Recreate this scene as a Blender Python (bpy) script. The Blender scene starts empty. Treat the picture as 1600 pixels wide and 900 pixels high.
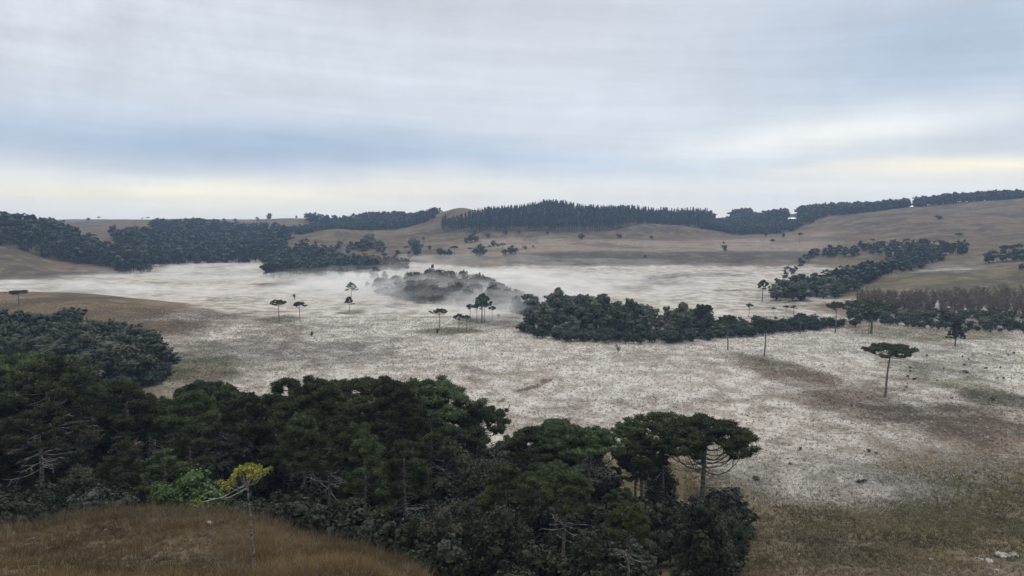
import bpy, math, random
import numpy as np
from mathutils import Vector

S = bpy.context.scene
COL = S.collection
R = math.radians

# ------------------------------------------------------------------ camera
CAM_H = 45.0
F = 1067.0                                   # focal length in pixels of a 1600 wide frame
PITCH = math.atan(115 / F)
cd = bpy.data.cameras.new('camera')
cam = bpy.data.objects.new('camera', cd)
COL.objects.link(cam)
cam.location = (0, 0, CAM_H)
cam.rotation_euler = (math.pi / 2 - PITCH, 0, 0)
cd.sensor_width = 36
cd.lens = F / 1600 * 36
cd.clip_start = 0.5
cd.clip_end = 9000
S.camera = cam

# ------------------------------------------------------------------ exposure
S.view_settings.view_transform = 'Standard'
S.view_settings.look = 'None'
S.view_settings.gamma = 1
S.view_settings.exposure = 0.0
S.view_settings.use_curve_mapping = False
S.cycles.use_denoising = True
S.cycles.max_bounces = 5
S.cycles.diffuse_bounces = 2
S.cycles.volume_bounces = 1
S.cycles.transparent_max_bounces = 4

# ------------------------------------------------------------------ world
SUN_EL, SUN_AZ = R(45), R(30)                # azimuth clockwise from +Y
W = bpy.data.worlds.new('World')
S.world = W
W.use_nodes = True
nt = W.node_tree
nt.nodes.clear()


class NT:
    """tiny node helper"""
    def __init__(s, tree): s.t = tree
    def n(s, typ, **kw):
        nd = s.t.nodes.new(typ)
        for k, v in kw.items(): setattr(nd, k, v)
        return nd
    def l(s, a, b): s.t.links.new(a, b)
    def m(s, op, a, b=None, c=None, clamp=False):
        nd = s.t.nodes.new('ShaderNodeMath'); nd.operation = op; nd.use_clamp = clamp
        for i, v in enumerate((a, b, c)):
            if v is None: continue
            if isinstance(v, (int, float)): nd.inputs[i].default_value = v
            else: s.t.links.new(v, nd.inputs[i])
        return nd.outputs[0]
    def mix(s, f, a, b):
        nd = s.t.nodes.new('ShaderNodeMix'); nd.data_type = 'RGBA'
        for sock, v in ((nd.inputs[0], f), (nd.inputs[6], a), (nd.inputs[7], b)):
            if isinstance(v, (int, float)): sock.default_value = v
            elif isinstance(v, tuple): sock.default_value = (*v, 1)[:4]
            else: s.t.links.new(v, sock)
        return nd.outputs[2]
    def noise(s, vec, scale, detail=3, rough=.5):
        nd = s.t.nodes.new('ShaderNodeTexNoise')
        nd.inputs['Scale'].default_value = scale; nd.inputs['Detail'].default_value = detail
        nd.inputs['Roughness'].default_value = rough
        if vec is not None: s.t.links.new(vec, nd.inputs['Vector'])
        return nd.outputs[0]
    def smooth(s, v, a, b):
        nd = s.t.nodes.new('ShaderNodeMapRange'); nd.interpolation_type = 'SMOOTHSTEP'
        s.t.links.new(v, nd.inputs[0]); nd.inputs[1].default_value = a; nd.inputs[2].default_value = b
        return nd.outputs[0]


w = NT(nt)
tc = w.n('ShaderNodeTexCoord')
sx = w.n('ShaderNodeSeparateXYZ'); w.l(tc.outputs['Generated'], sx.inputs[0])
X, Y, Z = sx.outputs
az = w.m('ARCTAN2', X, Y)                    # 0 ahead, + to the right
el = w.m('ARCSINE', Z)
# cloud sheet coordinates: bands that run along the horizon
cv = w.n('ShaderNodeCombineXYZ'); w.l(az, cv.inputs[0]); w.l(w.m('MULTIPLY', el, 4.0), cv.inputs[1])
n_big = w.noise(cv.outputs[0], 1.6, 4, .5)
cv2 = w.n('ShaderNodeCombineXYZ'); w.l(az, cv2.inputs[0]); w.l(w.m('MULTIPLY', el, 9.0), cv2.inputs[1])
n_band = w.noise(cv2.outputs[0], 2.2, 5, .55)
n_fine = w.noise(tc.outputs['Generated'], 16.0, 6, .62)


def blob(a0, e0, ra, re, slope=0.0):
    """soft cloud patch centred on azimuth a0, elevation e0 (degrees)"""
    da = w.m('DIVIDE', w.m('SUBTRACT', az, R(a0)), R(ra))
    e_ = w.m('SUBTRACT', w.m('SUBTRACT', el, R(e0)), w.m('MULTIPLY', w.m('SUBTRACT', az, R(a0)), slope))
    e_ = w.m('ADD', e_, w.m('MULTIPLY', w.m('SUBTRACT', n_big, .5), .09))
    de = w.m('DIVIDE', e_, R(re))
    d2 = w.m('ADD', w.m('MULTIPLY', da, da), w.m('MULTIPLY', de, de))
    return w.m('EXPONENT', w.m('MULTIPLY', d2, -1.0))


ramp = w.n('ShaderNodeValToRGB')
w.l(w.m('DIVIDE', el, R(40)), ramp.inputs[0])
cr = ramp.color_ramp
cr.interpolation = 'B_SPLINE'
pts = [(0.0, (.80, .78, .70)), (.03, (.80, .78, .71)), (.08, (.68, .70, .72)), (.16, (.52, .58, .66)),
       (.26, (.58, .605, .65)), (.40, (.555, .585, .63)), (.60, (.48, .52, .575)), (1.0, (.42, .48, .54))]
while len(cr.elements) < len(pts): cr.elements.new(.5)
for e_, (p, c) in zip(cr.elements, pts): e_.position = p; e_.color = (*c, 1)
c = ramp.outputs[0]
c = w.mix(w.m('MULTIPLY', blob(-18, 5.3, 30, 1.7, -.04), .95), c, (.34, .43, .575))     # blue gray band
c = w.mix(w.m('MULTIPLY', blob(13, 3.6, 11, 1.0, -.02), .6), c, (.36, .49, .64))
c = w.mix(w.m('MULTIPLY', blob(34, 10.5, 16, 5.0, -.12), .8), c, (.32, .415, .54))      # blue gray upper right
c = w.mix(w.m('MULTIPLY', blob(-30, 14.5, 16, 4.0, -.15), .65), c, (.62, .655, .71))     # pale upper left
c = w.mix(w.m('MULTIPLY', blob(-2, 9.5, 22, 3.5, -.12), .7), c, (.60, .645, .70))
c = w.mix(w.m('MULTIPLY', blob(25, 6.0, 13, 1.5, .12), .8), c, (.82, .83, .79))        # bright patch right
c = w.mix(w.m('MULTIPLY', blob(-27, 1.7, 21, 1.15), .9), c, (1.0, .90, .68))             # warm horizon left
c = w.mix(w.m('MULTIPLY', blob(36, 3.0, 13, .7), .85), c, (1.0, .90, .68))              # warm horizon right
c = w.mix(w.m('MULTIPLY', blob(38, .2, 20, 1.3), .4), c, (.68, .73, .76))
cv3 = w.n('ShaderNodeCombineXYZ'); w.l(az, cv3.inputs[0]); w.l(w.m('MULTIPLY', w.m('ADD', el, w.m('MULTIPLY', az, .06)), 22.0), cv3.inputs[1])
n_streak = w.noise(cv3.outputs[0], 2.4, 6, .6)
k = w.m('ADD', w.m('ADD', .80, w.m('MULTIPLY', n_band, .26)), w.m('MULTIPLY', w.m('SUBTRACT', n_streak, .5), .20))
k = w.m('ADD', k, w.m('MULTIPLY', w.m('SUBTRACT', n_fine, .5), .17))
k = w.m('ADD', k, w.m('MULTIPLY', w.m('MULTIPLY', w.m('SUBTRACT', n_fine, .45), blob(-33, 14, 15, 5)), .35))
k = w.m('MULTIPLY', k, 1.055)
# overhead sky, out of view, is brightened to add top light on ground and crowns
zen = w.smooth(el, R(21), R(60))
c = w.mix(zen, c, (1.0, .965, .90))
k = w.m('MULTIPLY', k, w.m('ADD', 1.0, w.m('MULTIPLY', zen, .75)))
vm = w.n('ShaderNodeVectorMath'); vm.operation = 'SCALE'
w.l(c, vm.inputs[0]); w.l(k, vm.inputs['Scale'])
bg1 = w.n('ShaderNodeBackground'); w.l(vm.outputs[0], bg1.inputs[0]); bg1.inputs[1].default_value = 1.12
sky = w.n('ShaderNodeTexSky'); sky.sky_type = 'NISHITA'; sky.sun_disc = False
sky.sun_elevation = SUN_EL; sky.sun_rotation = SUN_AZ
bg2 = w.n('ShaderNodeBackground'); w.l(sky.outputs[0], bg2.inputs[0]); bg2.inputs[1].default_value = .01
add = w.n('ShaderNodeAddShader'); w.l(bg1.outputs[0], add.inputs[0]); w.l(bg2.outputs[0], add.inputs[1])
wo = w.n('ShaderNodeOutputWorld'); w.l(add.outputs[0], wo.inputs[0])

sd = bpy.data.lights.new('sun', 'SUN')
sun = bpy.data.objects.new('sun', sd); COL.objects.link(sun)
sd.energy = 1.3
sd.angle = R(25)
sd.color = (1, .96, .9)
sdir = Vector((math.sin(SUN_AZ) * math.cos(SUN_EL), math.cos(SUN_AZ) * math.cos(SUN_EL), math.sin(SUN_EL)))
sun.rotation_euler = sdir.to_track_quat('Z', 'Y').to_euler()

# ------------------------------------------------------------------ noise and terrain
rng = np.random.default_rng(7)
random.seed(7)
_T = np.random.default_rng(3).random((256, 256))


def vnoise(x, y, scale, seed=0):
    x = np.asarray(x, float) / scale + seed * 17.3 + 1000
    y = np.asarray(y, float) / scale + seed * 9.7 + 1000
    xi = np.floor(x).astype(int); yi = np.floor(y).astype(int)
    fx = x - xi; fy = y - yi
    fx = fx * fx * (3 - 2 * fx); fy = fy * fy * (3 - 2 * fy)
    g = lambda a, b: _T[a & 255, b & 255]
    return ((g(xi, yi) * (1 - fx) + g(xi + 1, yi) * fx) * (1 - fy) + (g(xi, yi + 1) * (1 - fx) + g(xi + 1, yi + 1) * fx) * fy) * 2 - 1


def fbm(x, y, scale, oct=4, seed=0, g=.5):
    s = 0; a = 1; t = 0
    for i in range(oct):
        s = s + a * vnoise(x, y, scale / 2 ** i, seed + i * 3); t += a; a *= g
    return s / t


def pchip(xs, ys, x):
    xs = np.asarray(xs, float); ys = np.asarray(ys, float)
    h = np.diff(xs); d = np.diff(ys) / h
    m = np.zeros(len(xs)); m[0] = d[0]; m[-1] = d[-1]
    for i in range(1, len(xs) - 1):
        if d[i - 1] * d[i] > 0:
            w1 = 2 * h[i] + h[i - 1]; w2 = h[i] + 2 * h[i - 1]
            m[i] = (w1 + w2) / (w1 / d[i - 1] + w2 / d[i])
    x = np.clip(x, xs[0], xs[-1]); i = np.clip(np.searchsorted(xs, x) - 1, 0, len(xs) - 2)
    t = (x - xs[i]) / h[i]
    return ((2 * t**3 - 3 * t**2 + 1) * ys[i] + (t**3 - 2 * t**2 + t) * h[i] * m[i] + (-2 * t**3 + 3 * t**2) * ys[i + 1] + (t**3 - t**2) * h[i] * m[i + 1])


CP, SP = math.cos(PITCH), math.sin(PITCH)


def zrow(py, D):
    """height at forward distance D of the sight line through a picture row"""
    v = (450 - py) / F
    return CAM_H + D * (-SP + v * CP) / (CP + v * SP)


def y_(py, D, off=0.0): return (D, zrow(py, D) - off)


NEARL = [(0, 43.3), (10, 38.6), (20, 33.3), (33, 27.8)]
NEARR = [(0, 43.3), (10, 38.4), (20, 31.5), (33, 24.5)]
PROF = {
    -150: NEARL + [(44, 24), (60, 15), (86, 12), (110, 7), (150, 4), (210, 5), (300, 12), (350, 8), (400, 3), (447, 2), (520, 18), (600, 36), (680, 38), (900, 30), (1400, 30), (2600, 30)],
    0: NEARL + [y_(826, 45), (60, 14), (86, 11), (110, 6), (150, 3), (210, 3.5), (250, 4), y_(458, 320), (360, 3), (400, 1), (447, 1), y_(415, 480), y_(385, 540), y_(344, 620), (700, 30), (900, 25), (1400, 30), (2600, 30)],
    100: NEARL + [y_(806, 45), (60, 15), (86, 11), (110, 6), (150, 3), (210, 2.5), (260, 4), y_(460, 320), (360, 3), (400, 1), (450, 1), y_(409, 560), y_(358, 640, 4), (700, 22), (900, 22), y_(347, 1250), (1500, 25), (2600, 30)],
    200: NEARL + [y_(799, 45), (60, 15), (86, 11), (110, 6), (150, 3), (210, 1.5), (260, 3), y_(467, 320), (360, 1), (400, .5), (480, .5), (540, 2), y_(357, 750, 11), (900, 22), y_(345, 1200), (1500, 25), (2600, 30)],
    300: NEARL + [y_(800, 45), (60, 15), (86, 10), (110, 5), (150, 1.5), (260, 1.2), (310, 2.2), (360, .2), (480, 0), (640, 1), (760, 10), y_(346, 950, 12), (1100, 25), y_(344, 1300), (1600, 25), (2600, 30)],
    400: NEARL + [y_(815, 45), (60, 15), (86, 9), (110, 4), (140, 1), (200, 0), (640, .5), y_(362, 900, 11), y_(357, 1010), y_(344, 1250), (1600, 25), (2600, 30)],
    460: NEARL + [y_(838, 45), (60, 15), (86, 9), (110, 4), (140, 1), (200, 0), (560, 0), (640, 2), y_(392, 700), y_(370, 830), (880, 16), (960, 16), y_(357, 1040), y_(340, 1250), (1600, 25), (2600, 30)],
    530: NEARL + [y_(853, 44), (60, 14), (86, 8.5), (110, 4), (140, 1), (200, 0), (560, 0), (630, 2), y_(392, 710), y_(358, 850), (900, 24), (980, 19), y_(346, 1120, 10), y_(338, 1300, 6), (1600, 25), (2600, 30)],
    600: [(0, 43.3), (10, 38.6), (20, 33), (33, 27), y_(872, 42), (60, 13), (86, 8), (110, 3), (135, .8), (200, 0), (560, 0), y_(402, 640), y_(387, 740), y_(372, 860), (950, 20), y_(346, 1100, 10), y_(333, 1180, 10), (1600, 25), (2600, 30)],
    650: [(0, 43.3), (10, 38.6), (20, 32.6), (33, 26.3), y_(893, 40), (60, 12), (86, 7.5), (110, 3), (135, .8), (200, 0), (560, 0), y_(402, 640), y_(387, 740), y_(376, 840), y_(362, 900), (1000, 30), y_(333, 1200, 12), (1600, 25), (2600, 30)],
    690: [(0, 43.3), (10, 38.5), (20, 32.2), (33, 25.5), (45, 18.5), (60, 12), (86, 7), (110, 3), (135, .8), (200, 0), (560, 0), y_(402, 640), y_(387, 740), y_(376, 830), y_(360, 900), y_(335, 990), y_(332, 1040), (1300, 20), (2600, 30)],
    720: [(0, 43.3), (10, 38.5), (20, 32), (33, 25), (45, 18), (60, 12), (86, 7), (110, 3), (135, .8), (200, 0), (560, 0), y_(402, 640), y_(387, 740), y_(374, 820), y_(358, 890), y_(323, 1010), (1060, 54), (1300, 20), (2600, 30)],
    770: [(0, 43.3), (10, 38.5), (20, 32), (33, 25), (45, 18), (60, 12), (86, 7), (110, 3), (135, .8), (200, 0), (570, 0), y_(402, 630), y_(387, 720), y_(372, 800), y_(361, 860), y_(334, 990), y_(322, 1060, 16), (1300, 20), (2600, 30)],
    850: NEARR + [(45, 18), (60, 12), (86, 7), (110, 3), (135, .8), (200, 0), (590, 0), y_(397, 645), y_(382, 740), y_(371, 820), y_(360, 870), y_(334, 980), y_(312, 1060, 16), (1300, 20), (2600, 30)],
    940: NEARR + [(45, 17.5), (60, 11.5), (86, 6.5), (110, 2.5), (135, .8), (200, 0), (590, 0), (615, 3), y_(394, 650), y_(383, 740), y_(373, 830), y_(357, 890), y_(342, 980), y_(321, 1060, 16), (1300, 20), (2600, 30)],
    1020: NEARR + [(45, 17.5), (60, 11.5), (86, 6.5), (110, 2.5), (135, .8), (200, 0), (590, 0), (615, 3), y_(394, 650), y_(384, 740), y_(374, 830), y_(351, 900), (940, 28), y_(323, 1060, 16), (1300, 20), (2600, 30)],
    1090: NEARR + [(45, 17.5), (60, 11.5), (86, 6.2), (110, 2.2), (135, .6), (200, 0), (580, 0), (605, 3), y_(394, 645), y_(382, 740), y_(374, 840), y_(358, 900), (940, 24), y_(326, 1100, 16), (1300, 25), (2600, 30)],
    1150: NEARR + [(45, 17), (60, 10.8), (72, 7.6), (86, 4.6), (110, 1.5), (135, .4), (200, 0), (570, 0), (600, 3), y_(395, 640), y_(381, 740), y_(371, 860), (950, 19), y_(338, 1150, 10), (1300, 38), (2600, 35)],
    1200: NEARR + [(45, 16.5), (60, 10.2), (72, 6.9), (88, 3.5), (105, 1.2), (130, .3), (200, 0), (560, 0), (590, 3), y_(396, 635), y_(380, 740), y_(370, 860), (950, 22), y_(328, 1120, 12), (1300, 38), (2600, 35)],
    1290: NEARR + [(45, 16.5), (60, 10.2), (72, 7), (88, 3.6), (105, 1.3), (130, .3), (200, 0), (500, 1), (560, 3), y_(405, 590), y_(383, 680), y_(366, 780), y_(346, 900), y_(336, 1000), y_(318, 1060, 13), (1300, 45), (2600, 40)],
    1400: NEARR + [(45, 16.5), (60, 10.5), (72, 7.3), (88, 3.8), (105, 1.5), (130, .4), (200, 0), (340, 0), (380, 1.5), y_(428, 440), (470, 5), (540, 6), y_(388, 600), y_(368, 690), y_(350, 780), y_(327, 920), y_(311, 980, 13), (1300, 50), (2600, 40)],
    1500: NEARR + [(45, 16.5), (60, 10.5), (72, 7.6), (88, 4), (105, 1.6), (130, .5), (200, 0), (330, .5), (375, 3), y_(421, 430), (450, 9), y_(402, 510), y_(370, 620), y_(342, 780), y_(320, 930), y_(303, 980, 12), (1300, 55), (2600, 40)],
    1600: NEARR + [(45, 16.5), (60, 10.8), (72, 8), (88, 4.4), (105, 2), (130, .7), (200, .3), (320, 1), (370, 5), y_(414, 430), (450, 14), y_(398, 500), y_(370, 600), y_(338, 760), y_(309, 920), y_(298, 980, 12), (1300, 60), (2600, 40)],
    1750: NEARR + [(45, 17), (60, 11.5), (72, 8.5), (88, 5), (105, 3), (130, 1.5), (200, 1), (320, 3), (370, 8), y_(405, 430), (450, 18), y_(395, 500), y_(360, 600), y_(325, 760), y_(300, 920), y_(290, 980, 8), (1300, 70), (2600, 50)],
}
_cols = np.array(sorted(PROF), float)
_lD = np.linspace(math.log(6), math.log(3300), 900)
_tab = np.array([pchip([p[0] for p in PROF[int(c_)]], [p[1] for p in PROF[int(c_)]], np.exp(_lD)) for c_ in _cols])
_gx = np.arange(-150, 1751, 5.0)
_grid = np.array([pchip(_cols, _tab[:, j], _gx) for j in range(len(_lD))]).T
for _ in range(3):   # soften creases between the profiles
    _grid[1:-1] = (_grid[:-2] + 2 * _grid[1:-1] + _grid[2:]) / 4


def ground(x, y):
    x = np.asarray(x, float); y = np.asarray(y, float)
    r = np.hypot(x, y) + 1e-6
    th = np.arctan2(x, y)
    thc = np.clip(th, math.atan(-950 / F), math.atan(950 / F))
    px = 800 + F * np.tan(thc)
    D = np.maximum(r * np.cos(thc), 6.0)
    fx = np.clip((px + 150) / 5, 0, len(_gx) - 1.001); ix = fx.astype(int); fx = fx - ix
    fy = np.clip((np.log(D) - _lD[0]) / (_lD[1] - _lD[0]), 0, len(_lD) - 1.001); iy = fy.astype(int); fy = fy - iy
    z = (_grid[ix, iy] * (1 - fx) + _grid[ix + 1, iy] * fx) * (1 - fy) + (_grid[ix, iy + 1] * (1 - fx) + _grid[ix + 1, iy + 1] * fx) * fy
    z = np.where(D <= 6.0, z + (43.3 - z) * (1 - np.minimum(r / 6, 1)), z)
    back = np.clip((np.abs(th) - 1.2) / 1.0, 0, 1); back = back * back * (3 - 2 * back)
    z = z * (1 - back) + (42.5 + 3 * vnoise(x, y, 60, 5)) * back * 1.0
    far = np.clip((D - 120) / 500, 0, 1)
    hill = np.clip((z - 2) / 15, 0, 1) * far
    z = z + .10 * fbm(x, y, 4, 3, 1) * np.clip(D / 30, .3, 1) + (.22 + .5 * far) * fbm(x, y, 24, 3, 2) * np.clip(D / 80, .2, 1) + 4.2 * hill * fbm(x, y, 100, 5, 4)
    # shallow dry gully in the meadow
    return z - .15 * np.exp(-((gully(x, y)) / .8) ** 2)


def gully(x, y):
    ax, ay, bx, by = -8.0, 152.0, 9.0, 182.0
    t = np.clip(((x - ax) * (bx - ax) + (y - ay) * (by - ay)) / ((bx - ax) ** 2 + (by - ay) ** 2), 0, 1)
    cx = ax + t * (bx - ax) + 1.2 * np.sin(t * 9); cy = ay + t * (by - ay)
    return np.hypot(x - cx, y - cy)


def at(px, py):
    """where the sight line through a picture point meets the ground"""
    u = (px - 800) / F; v = (450 - py) / F
    d = np.array([u, CP + v * SP, -SP + v * CP])
    ts = np.geomspace(15, 2400, 2600)
    P = np.array([0, 0, CAM_H])[None] + ts[:, None] * (d / d[1])[None]
    below = P[:, 2] < ground(P[:, 0], P[:, 1])
    i = int(np.argmax(below)) if below.any() else len(ts) - 1
    a, b = ts[max(i - 1, 0)], ts[i]
    for _ in range(12):
        m_ = (a + b) / 2; p = np.array([0, 0, CAM_H]) + m_ * d / d[1]
        if p[2] < ground(p[0], p[1]): b = m_
        else: a = m_
    p = np.array([0, 0, CAM_H]) + b * d / d[1]
    return float(p[0]), float(p[1]), float(ground(p[0], p[1]))


def colx(px, D): return (px - 800) / F * D * 1.0


def px_at(px, D):
    """x for column px at forward distance D (rows near the horizon)"""
    return (px - 800) / F * D


def zat(x, y): return float(ground(x, y))


def row_of(x, y, z):
    yy = y; dz = z - CAM_H
    f_ = yy * CP - dz * SP; u_ = yy * SP + dz * CP
    return 450 - F * u_ / f_, 800 + F * x / f_


# ------------------------------------------------------------------ mesh helpers
def mesh_from(name, verts, faces_list, mats, mat_idx=None, smooth=None):
    """faces_list: list of (k,n) index arrays"""
    me = bpy.data.meshes.new(name)
    verts = np.asarray(verts, np.float32)
    me.vertices.add(len(verts)); me.vertices.foreach_set('co', verts.ravel())
    loops = np.concatenate([f.ravel() for f in faces_list]).astype(np.int32)
    tot = np.concatenate([np.full(len(f), f.shape[1]) for f in faces_list]).astype(np.int32)
    start = np.concatenate([[0], np.cumsum(tot)[:-1]]).astype(np.int32)
    me.loops.add(len(loops)); me.loops.foreach_set('vertex_index', loops)
    me.polygons.add(len(tot)); me.polygons.foreach_set('loop_start', start); me.polygons.foreach_set('loop_total', tot)
    for m_ in mats: me.materials.append(m_)
    if mat_idx is not None: me.polygons.foreach_set('material_index', np.asarray(mat_idx, np.int32))
    if smooth is not None: me.polygons.foreach_set('use_smooth', np.asarray(smooth, bool))
    me.update(calc_edges=True)
    return me


class Geo:
    """collects quads (and tubes) for one mesh"""
    def __init__(s): s.v = []; s.f = []; s.mi = []; s.n = 0; s.sm = []
    def quads(s, q, mi=0):
        q = np.asarray(q, float).reshape(-1, 4, 3)
        s.v.append(q.reshape(-1, 3)); k = len(q)
        s.f.append(np.arange(k * 4).reshape(k, 4) + s.n); s.n += k * 4
        s.mi.append(np.full(k, mi)); s.sm.append(np.zeros(k, bool))
    def tube(s, pts, rad, sides=6, mi=0):
        pts = np.asarray(pts, float); rad = np.asarray(rad, float)
        n = len(pts)
        t = np.gradient(pts, axis=0); t /= np.linalg.norm(t, axis=1)[:, None] + 1e-9
        ref = np.array([0.31, .95, .05]) if abs(t[0][2]) > .7 else np.array([0, 0, 1.0])
        a = np.cross(t, ref); a /= np.linalg.norm(a, axis=1)[:, None] + 1e-9
        b = np.cross(t, a)
        ang = np.arange(sides) / sides * 2 * math.pi
        ring = pts[:, None] + rad[:, None, None] * (np.cos(ang)[None, :, None] * a[:, None] + np.sin(ang)[None, :, None] * b[:, None])
        s.v.append(ring.reshape(-1, 3))
        i = np.arange(n - 1)[:, None] * sides; j = np.arange(sides)[None]; jn = (j + 1) % sides
        f = np.stack([i + j, i + jn, i + sides + jn, i + sides + j], -1).reshape(-1, 4) + s.n
        s.f.append(f); s.n += n * sides; s.mi.append(np.full(len(f), mi)); s.sm.append(np.ones(len(f), bool))
    def ball(s, c, r, flat=1.0, sides=7, rings=5, mi=0, g=None):
        u = np.arange(sides) / sides * 2 * math.pi; v = np.linspace(-math.pi / 2, math.pi / 2, rings + 1)
        P = np.stack([np.cos(v)[:, None] * np.cos(u)[None], np.cos(v)[:, None] * np.sin(u)[None], np.sin(v)[:, None] * np.ones(sides)[None] * flat], -1)
        if g is not None: P = P * g.uniform(.82, 1.1, (rings + 1, sides, 1))
        P[0] = P[0, 0]; P[-1] = P[-1, 0]
        s.v.append((np.asarray(c) + P * r).reshape(-1, 3))
        i = np.arange(rings)[:, None] * sides; j = np.arange(sides)[None]; jn = (j + 1) % sides
        f = np.stack([i + j, i + jn, i + sides + jn, i + sides + j], -1).reshape(-1, 4) + s.n
        s.f.append(f); s.n += (rings + 1) * sides; s.mi.append(np.full(len(f), mi)); s.sm.append(np.zeros(len(f), bool))
    def mesh(s, name, mats):
        return mesh_from(name, np.concatenate(s.v), [np.concatenate(s.f)], mats, np.concatenate(s.mi), np.concatenate(s.sm))


def leaf_quads(P, N, size, g, aspect=1.0):
    """one quad per point, facing roughly N"""
    k = len(P)
    N = N / (np.linalg.norm(N, axis=1)[:, None] + 1e-9)
    r_ = g.normal(size=(k, 3)); a = np.cross(N, r_); a /= np.linalg.norm(a, axis=1)[:, None] + 1e-9
    b = np.cross(N, a)
    s_ = (size * g.uniform(.6, 1.35, k))[:, None] / 2
    a = a * s_; b = b * s_ * aspect
    bend = N * s_ * .35
    return np.stack([P - a - b * .35 - bend, P - a * .1 + b * 1.1, P + a + b * .35 - bend, P + a * .1 - b * 1.1], 1)


def obj(name, me, parent=None, loc=None):
    o = bpy.data.objects.new(name, me); COL.objects.link(o)
    if parent is not None: o.parent = parent
    if loc is not None: o.location = loc
    return o


def tag(o, label=None, cat=None, group=None, kind=None):
    if label: o['label'] = label
    if cat: o['category'] = cat
    if group: o['group'] = group
    if kind: o['kind'] = kind
    return o


# ------------------------------------------------------------------ materials
def new_mat(name):
    m_ = bpy.data.materials.new(name); m_.use_nodes = True
    m_.node_tree.nodes.clear()
    return m_, NT(m_.node_tree)


def foliage(name, dark, light, accent=None, spec=.2, variation=.5, objvar=.35, transl=.0):
    m_, t = new_mat(name)
    geo = t.n('ShaderNodeNewGeometry'); oi = t.n('ShaderNodeObjectInfo'); tcn = t.n('ShaderNodeTexCoord')
    nz = t.noise(tcn.outputs['Object'], .55, 2)
    f = t.m('ADD', t.m('MULTIPLY', geo.outputs['Random Per Island'], variation), t.m('MULTIPLY', t.smooth(nz, .35, .65), 1 - variation))
    c_ = t.mix(f, dark, light)
    if accent:
        c_ = t.mix(t.m('MULTIPLY', t.m('GREATER_THAN', oi.outputs['Random'], .72), .55), c_, accent)
    hsv = t.n('ShaderNodeHueSaturation'); t.l(c_, hsv.inputs['Color'])
    t.l(t.m('ADD', 1 - objvar, t.m('MULTIPLY', oi.outputs['Random'], 2 * objvar)), hsv.inputs['Value'])
    t.l(t.m('ADD', .485, t.m('MULTIPLY', oi.outputs['Random'], .03)), hsv.inputs['Hue'])
    b = t.n('ShaderNodeBsdfPrincipled'); t.l(hsv.outputs[0], b.inputs['Base Color'])
    b.inputs['Roughness'].default_value = .65; b.inputs['Specular IOR Level'].default_value = spec
    o_ = t.n('ShaderNodeOutputMaterial')
    if transl:
        tr = t.n('ShaderNodeBsdfTranslucent'); t.l(hsv.outputs[0], tr.inputs[0])
        mx = t.n('ShaderNodeMixShader'); mx.inputs[0].default_value = transl
        t.l(b.outputs[0], mx.inputs[1]); t.l(tr.outputs[0], mx.inputs[2]); t.l(mx.outputs[0], o_.inputs[0])
    else: t.l(b.outputs[0], o_.inputs[0])
    return m_


def bark(name, c1, c2, scale=3.0):
    m_, t = new_mat(name)
    tcn = t.n('ShaderNodeTexCoord'); mp = t.n('ShaderNodeMapping'); mp.inputs['Scale'].default_value = (1, 1, 2.2)
    t.l(tcn.outputs['Object'], mp.inputs[0])
    nz = t.noise(mp.outputs[0], scale, 5, .65)
    b = t.n('ShaderNodeBsdfPrincipled'); t.l(t.mix(t.smooth(nz, .38, .62), c1, c2), b.inputs['Base Color'])
    b.inputs['Roughness'].default_value = .9; b.inputs['Specular IOR Level'].default_value = .1
    bp = t.n('ShaderNodeBump'); bp.inputs['Distance'].default_value = .05; t.l(nz, bp.inputs['Height']); t.l(bp.outputs[0], b.inputs['Normal'])
    o_ = t.n('ShaderNodeOutputMaterial'); t.l(b.outputs[0], o_.inputs[0])
    return m_


M_NEEDLE = foliage('araucaria_needles', (.019, .031, .017), (.084, .104, .045), spec=.1, variation=.5, objvar=.42, transl=.12)
M_YELLOW = foliage('yellowing_needles', (.13, .16, .035), (.33, .34, .08), objvar=.02)
M_DRY = foliage('dry_needles', (.05, .03, .025), (.09, .055, .04), objvar=.02)
M_LEAF = foliage('broad_leaves', (.030, .044, .030), (.100, .118, .072), accent=(.10, .095, .075), objvar=.45, transl=.1)
M_LEAFN = foliage('shade_leaves', (.014, .022, .014), (.046, .062, .034), accent=(.05, .045, .032), objvar=.45)  # darker copy of the broad leaves, near-wood shade put into its colour
M_LEAFB = foliage('bright_leaves', (.038, .066, .026), (.092, .14, .05), objvar=.1)
M_LEAFG = foliage('grey_leaves', (.03, .038, .034), (.075, .085, .072), objvar=.25)
M_PINE = foliage('pine_needles', (.010, .022, .018), (.034, .055, .036))
M_FARL = foliage('far_leaves', (.010, .019, .015), (.038, .052, .033), objvar=.0)
M_UNDER = foliage('shaded_undergrowth_leaves', (.009, .014, .009), (.026, .034, .019), objvar=0.0)  # shade cast by the crowded crowns is put into this darker colour
M_SHRUB = foliage('shrub_leaves', (.025, .035, .018), (.07, .075, .035), accent=(.08, .06, .04))
M_TWIG = foliage('bare_twigs', (.060, .044, .032), (.14, .10, .072), objvar=.2)
M_BARK = bark('araucaria_bark', (.05, .045, .04), (.21, .20, .18))
M_GREY = bark('grey_dead_wood', (.13, .13, .125), (.36, .36, .34), 2)
M_BRANCH = bark('branch_bark', (.05, .045, .04), (.15, .14, .13), 2)
M_LICHEN = bark('lichen_bark', (.06, .055, .048), (.24, .24, .22), 5)
M_DARKBARK = bark('dark_bark', (.02, .018, .016), (.06, .05, .045))


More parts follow.
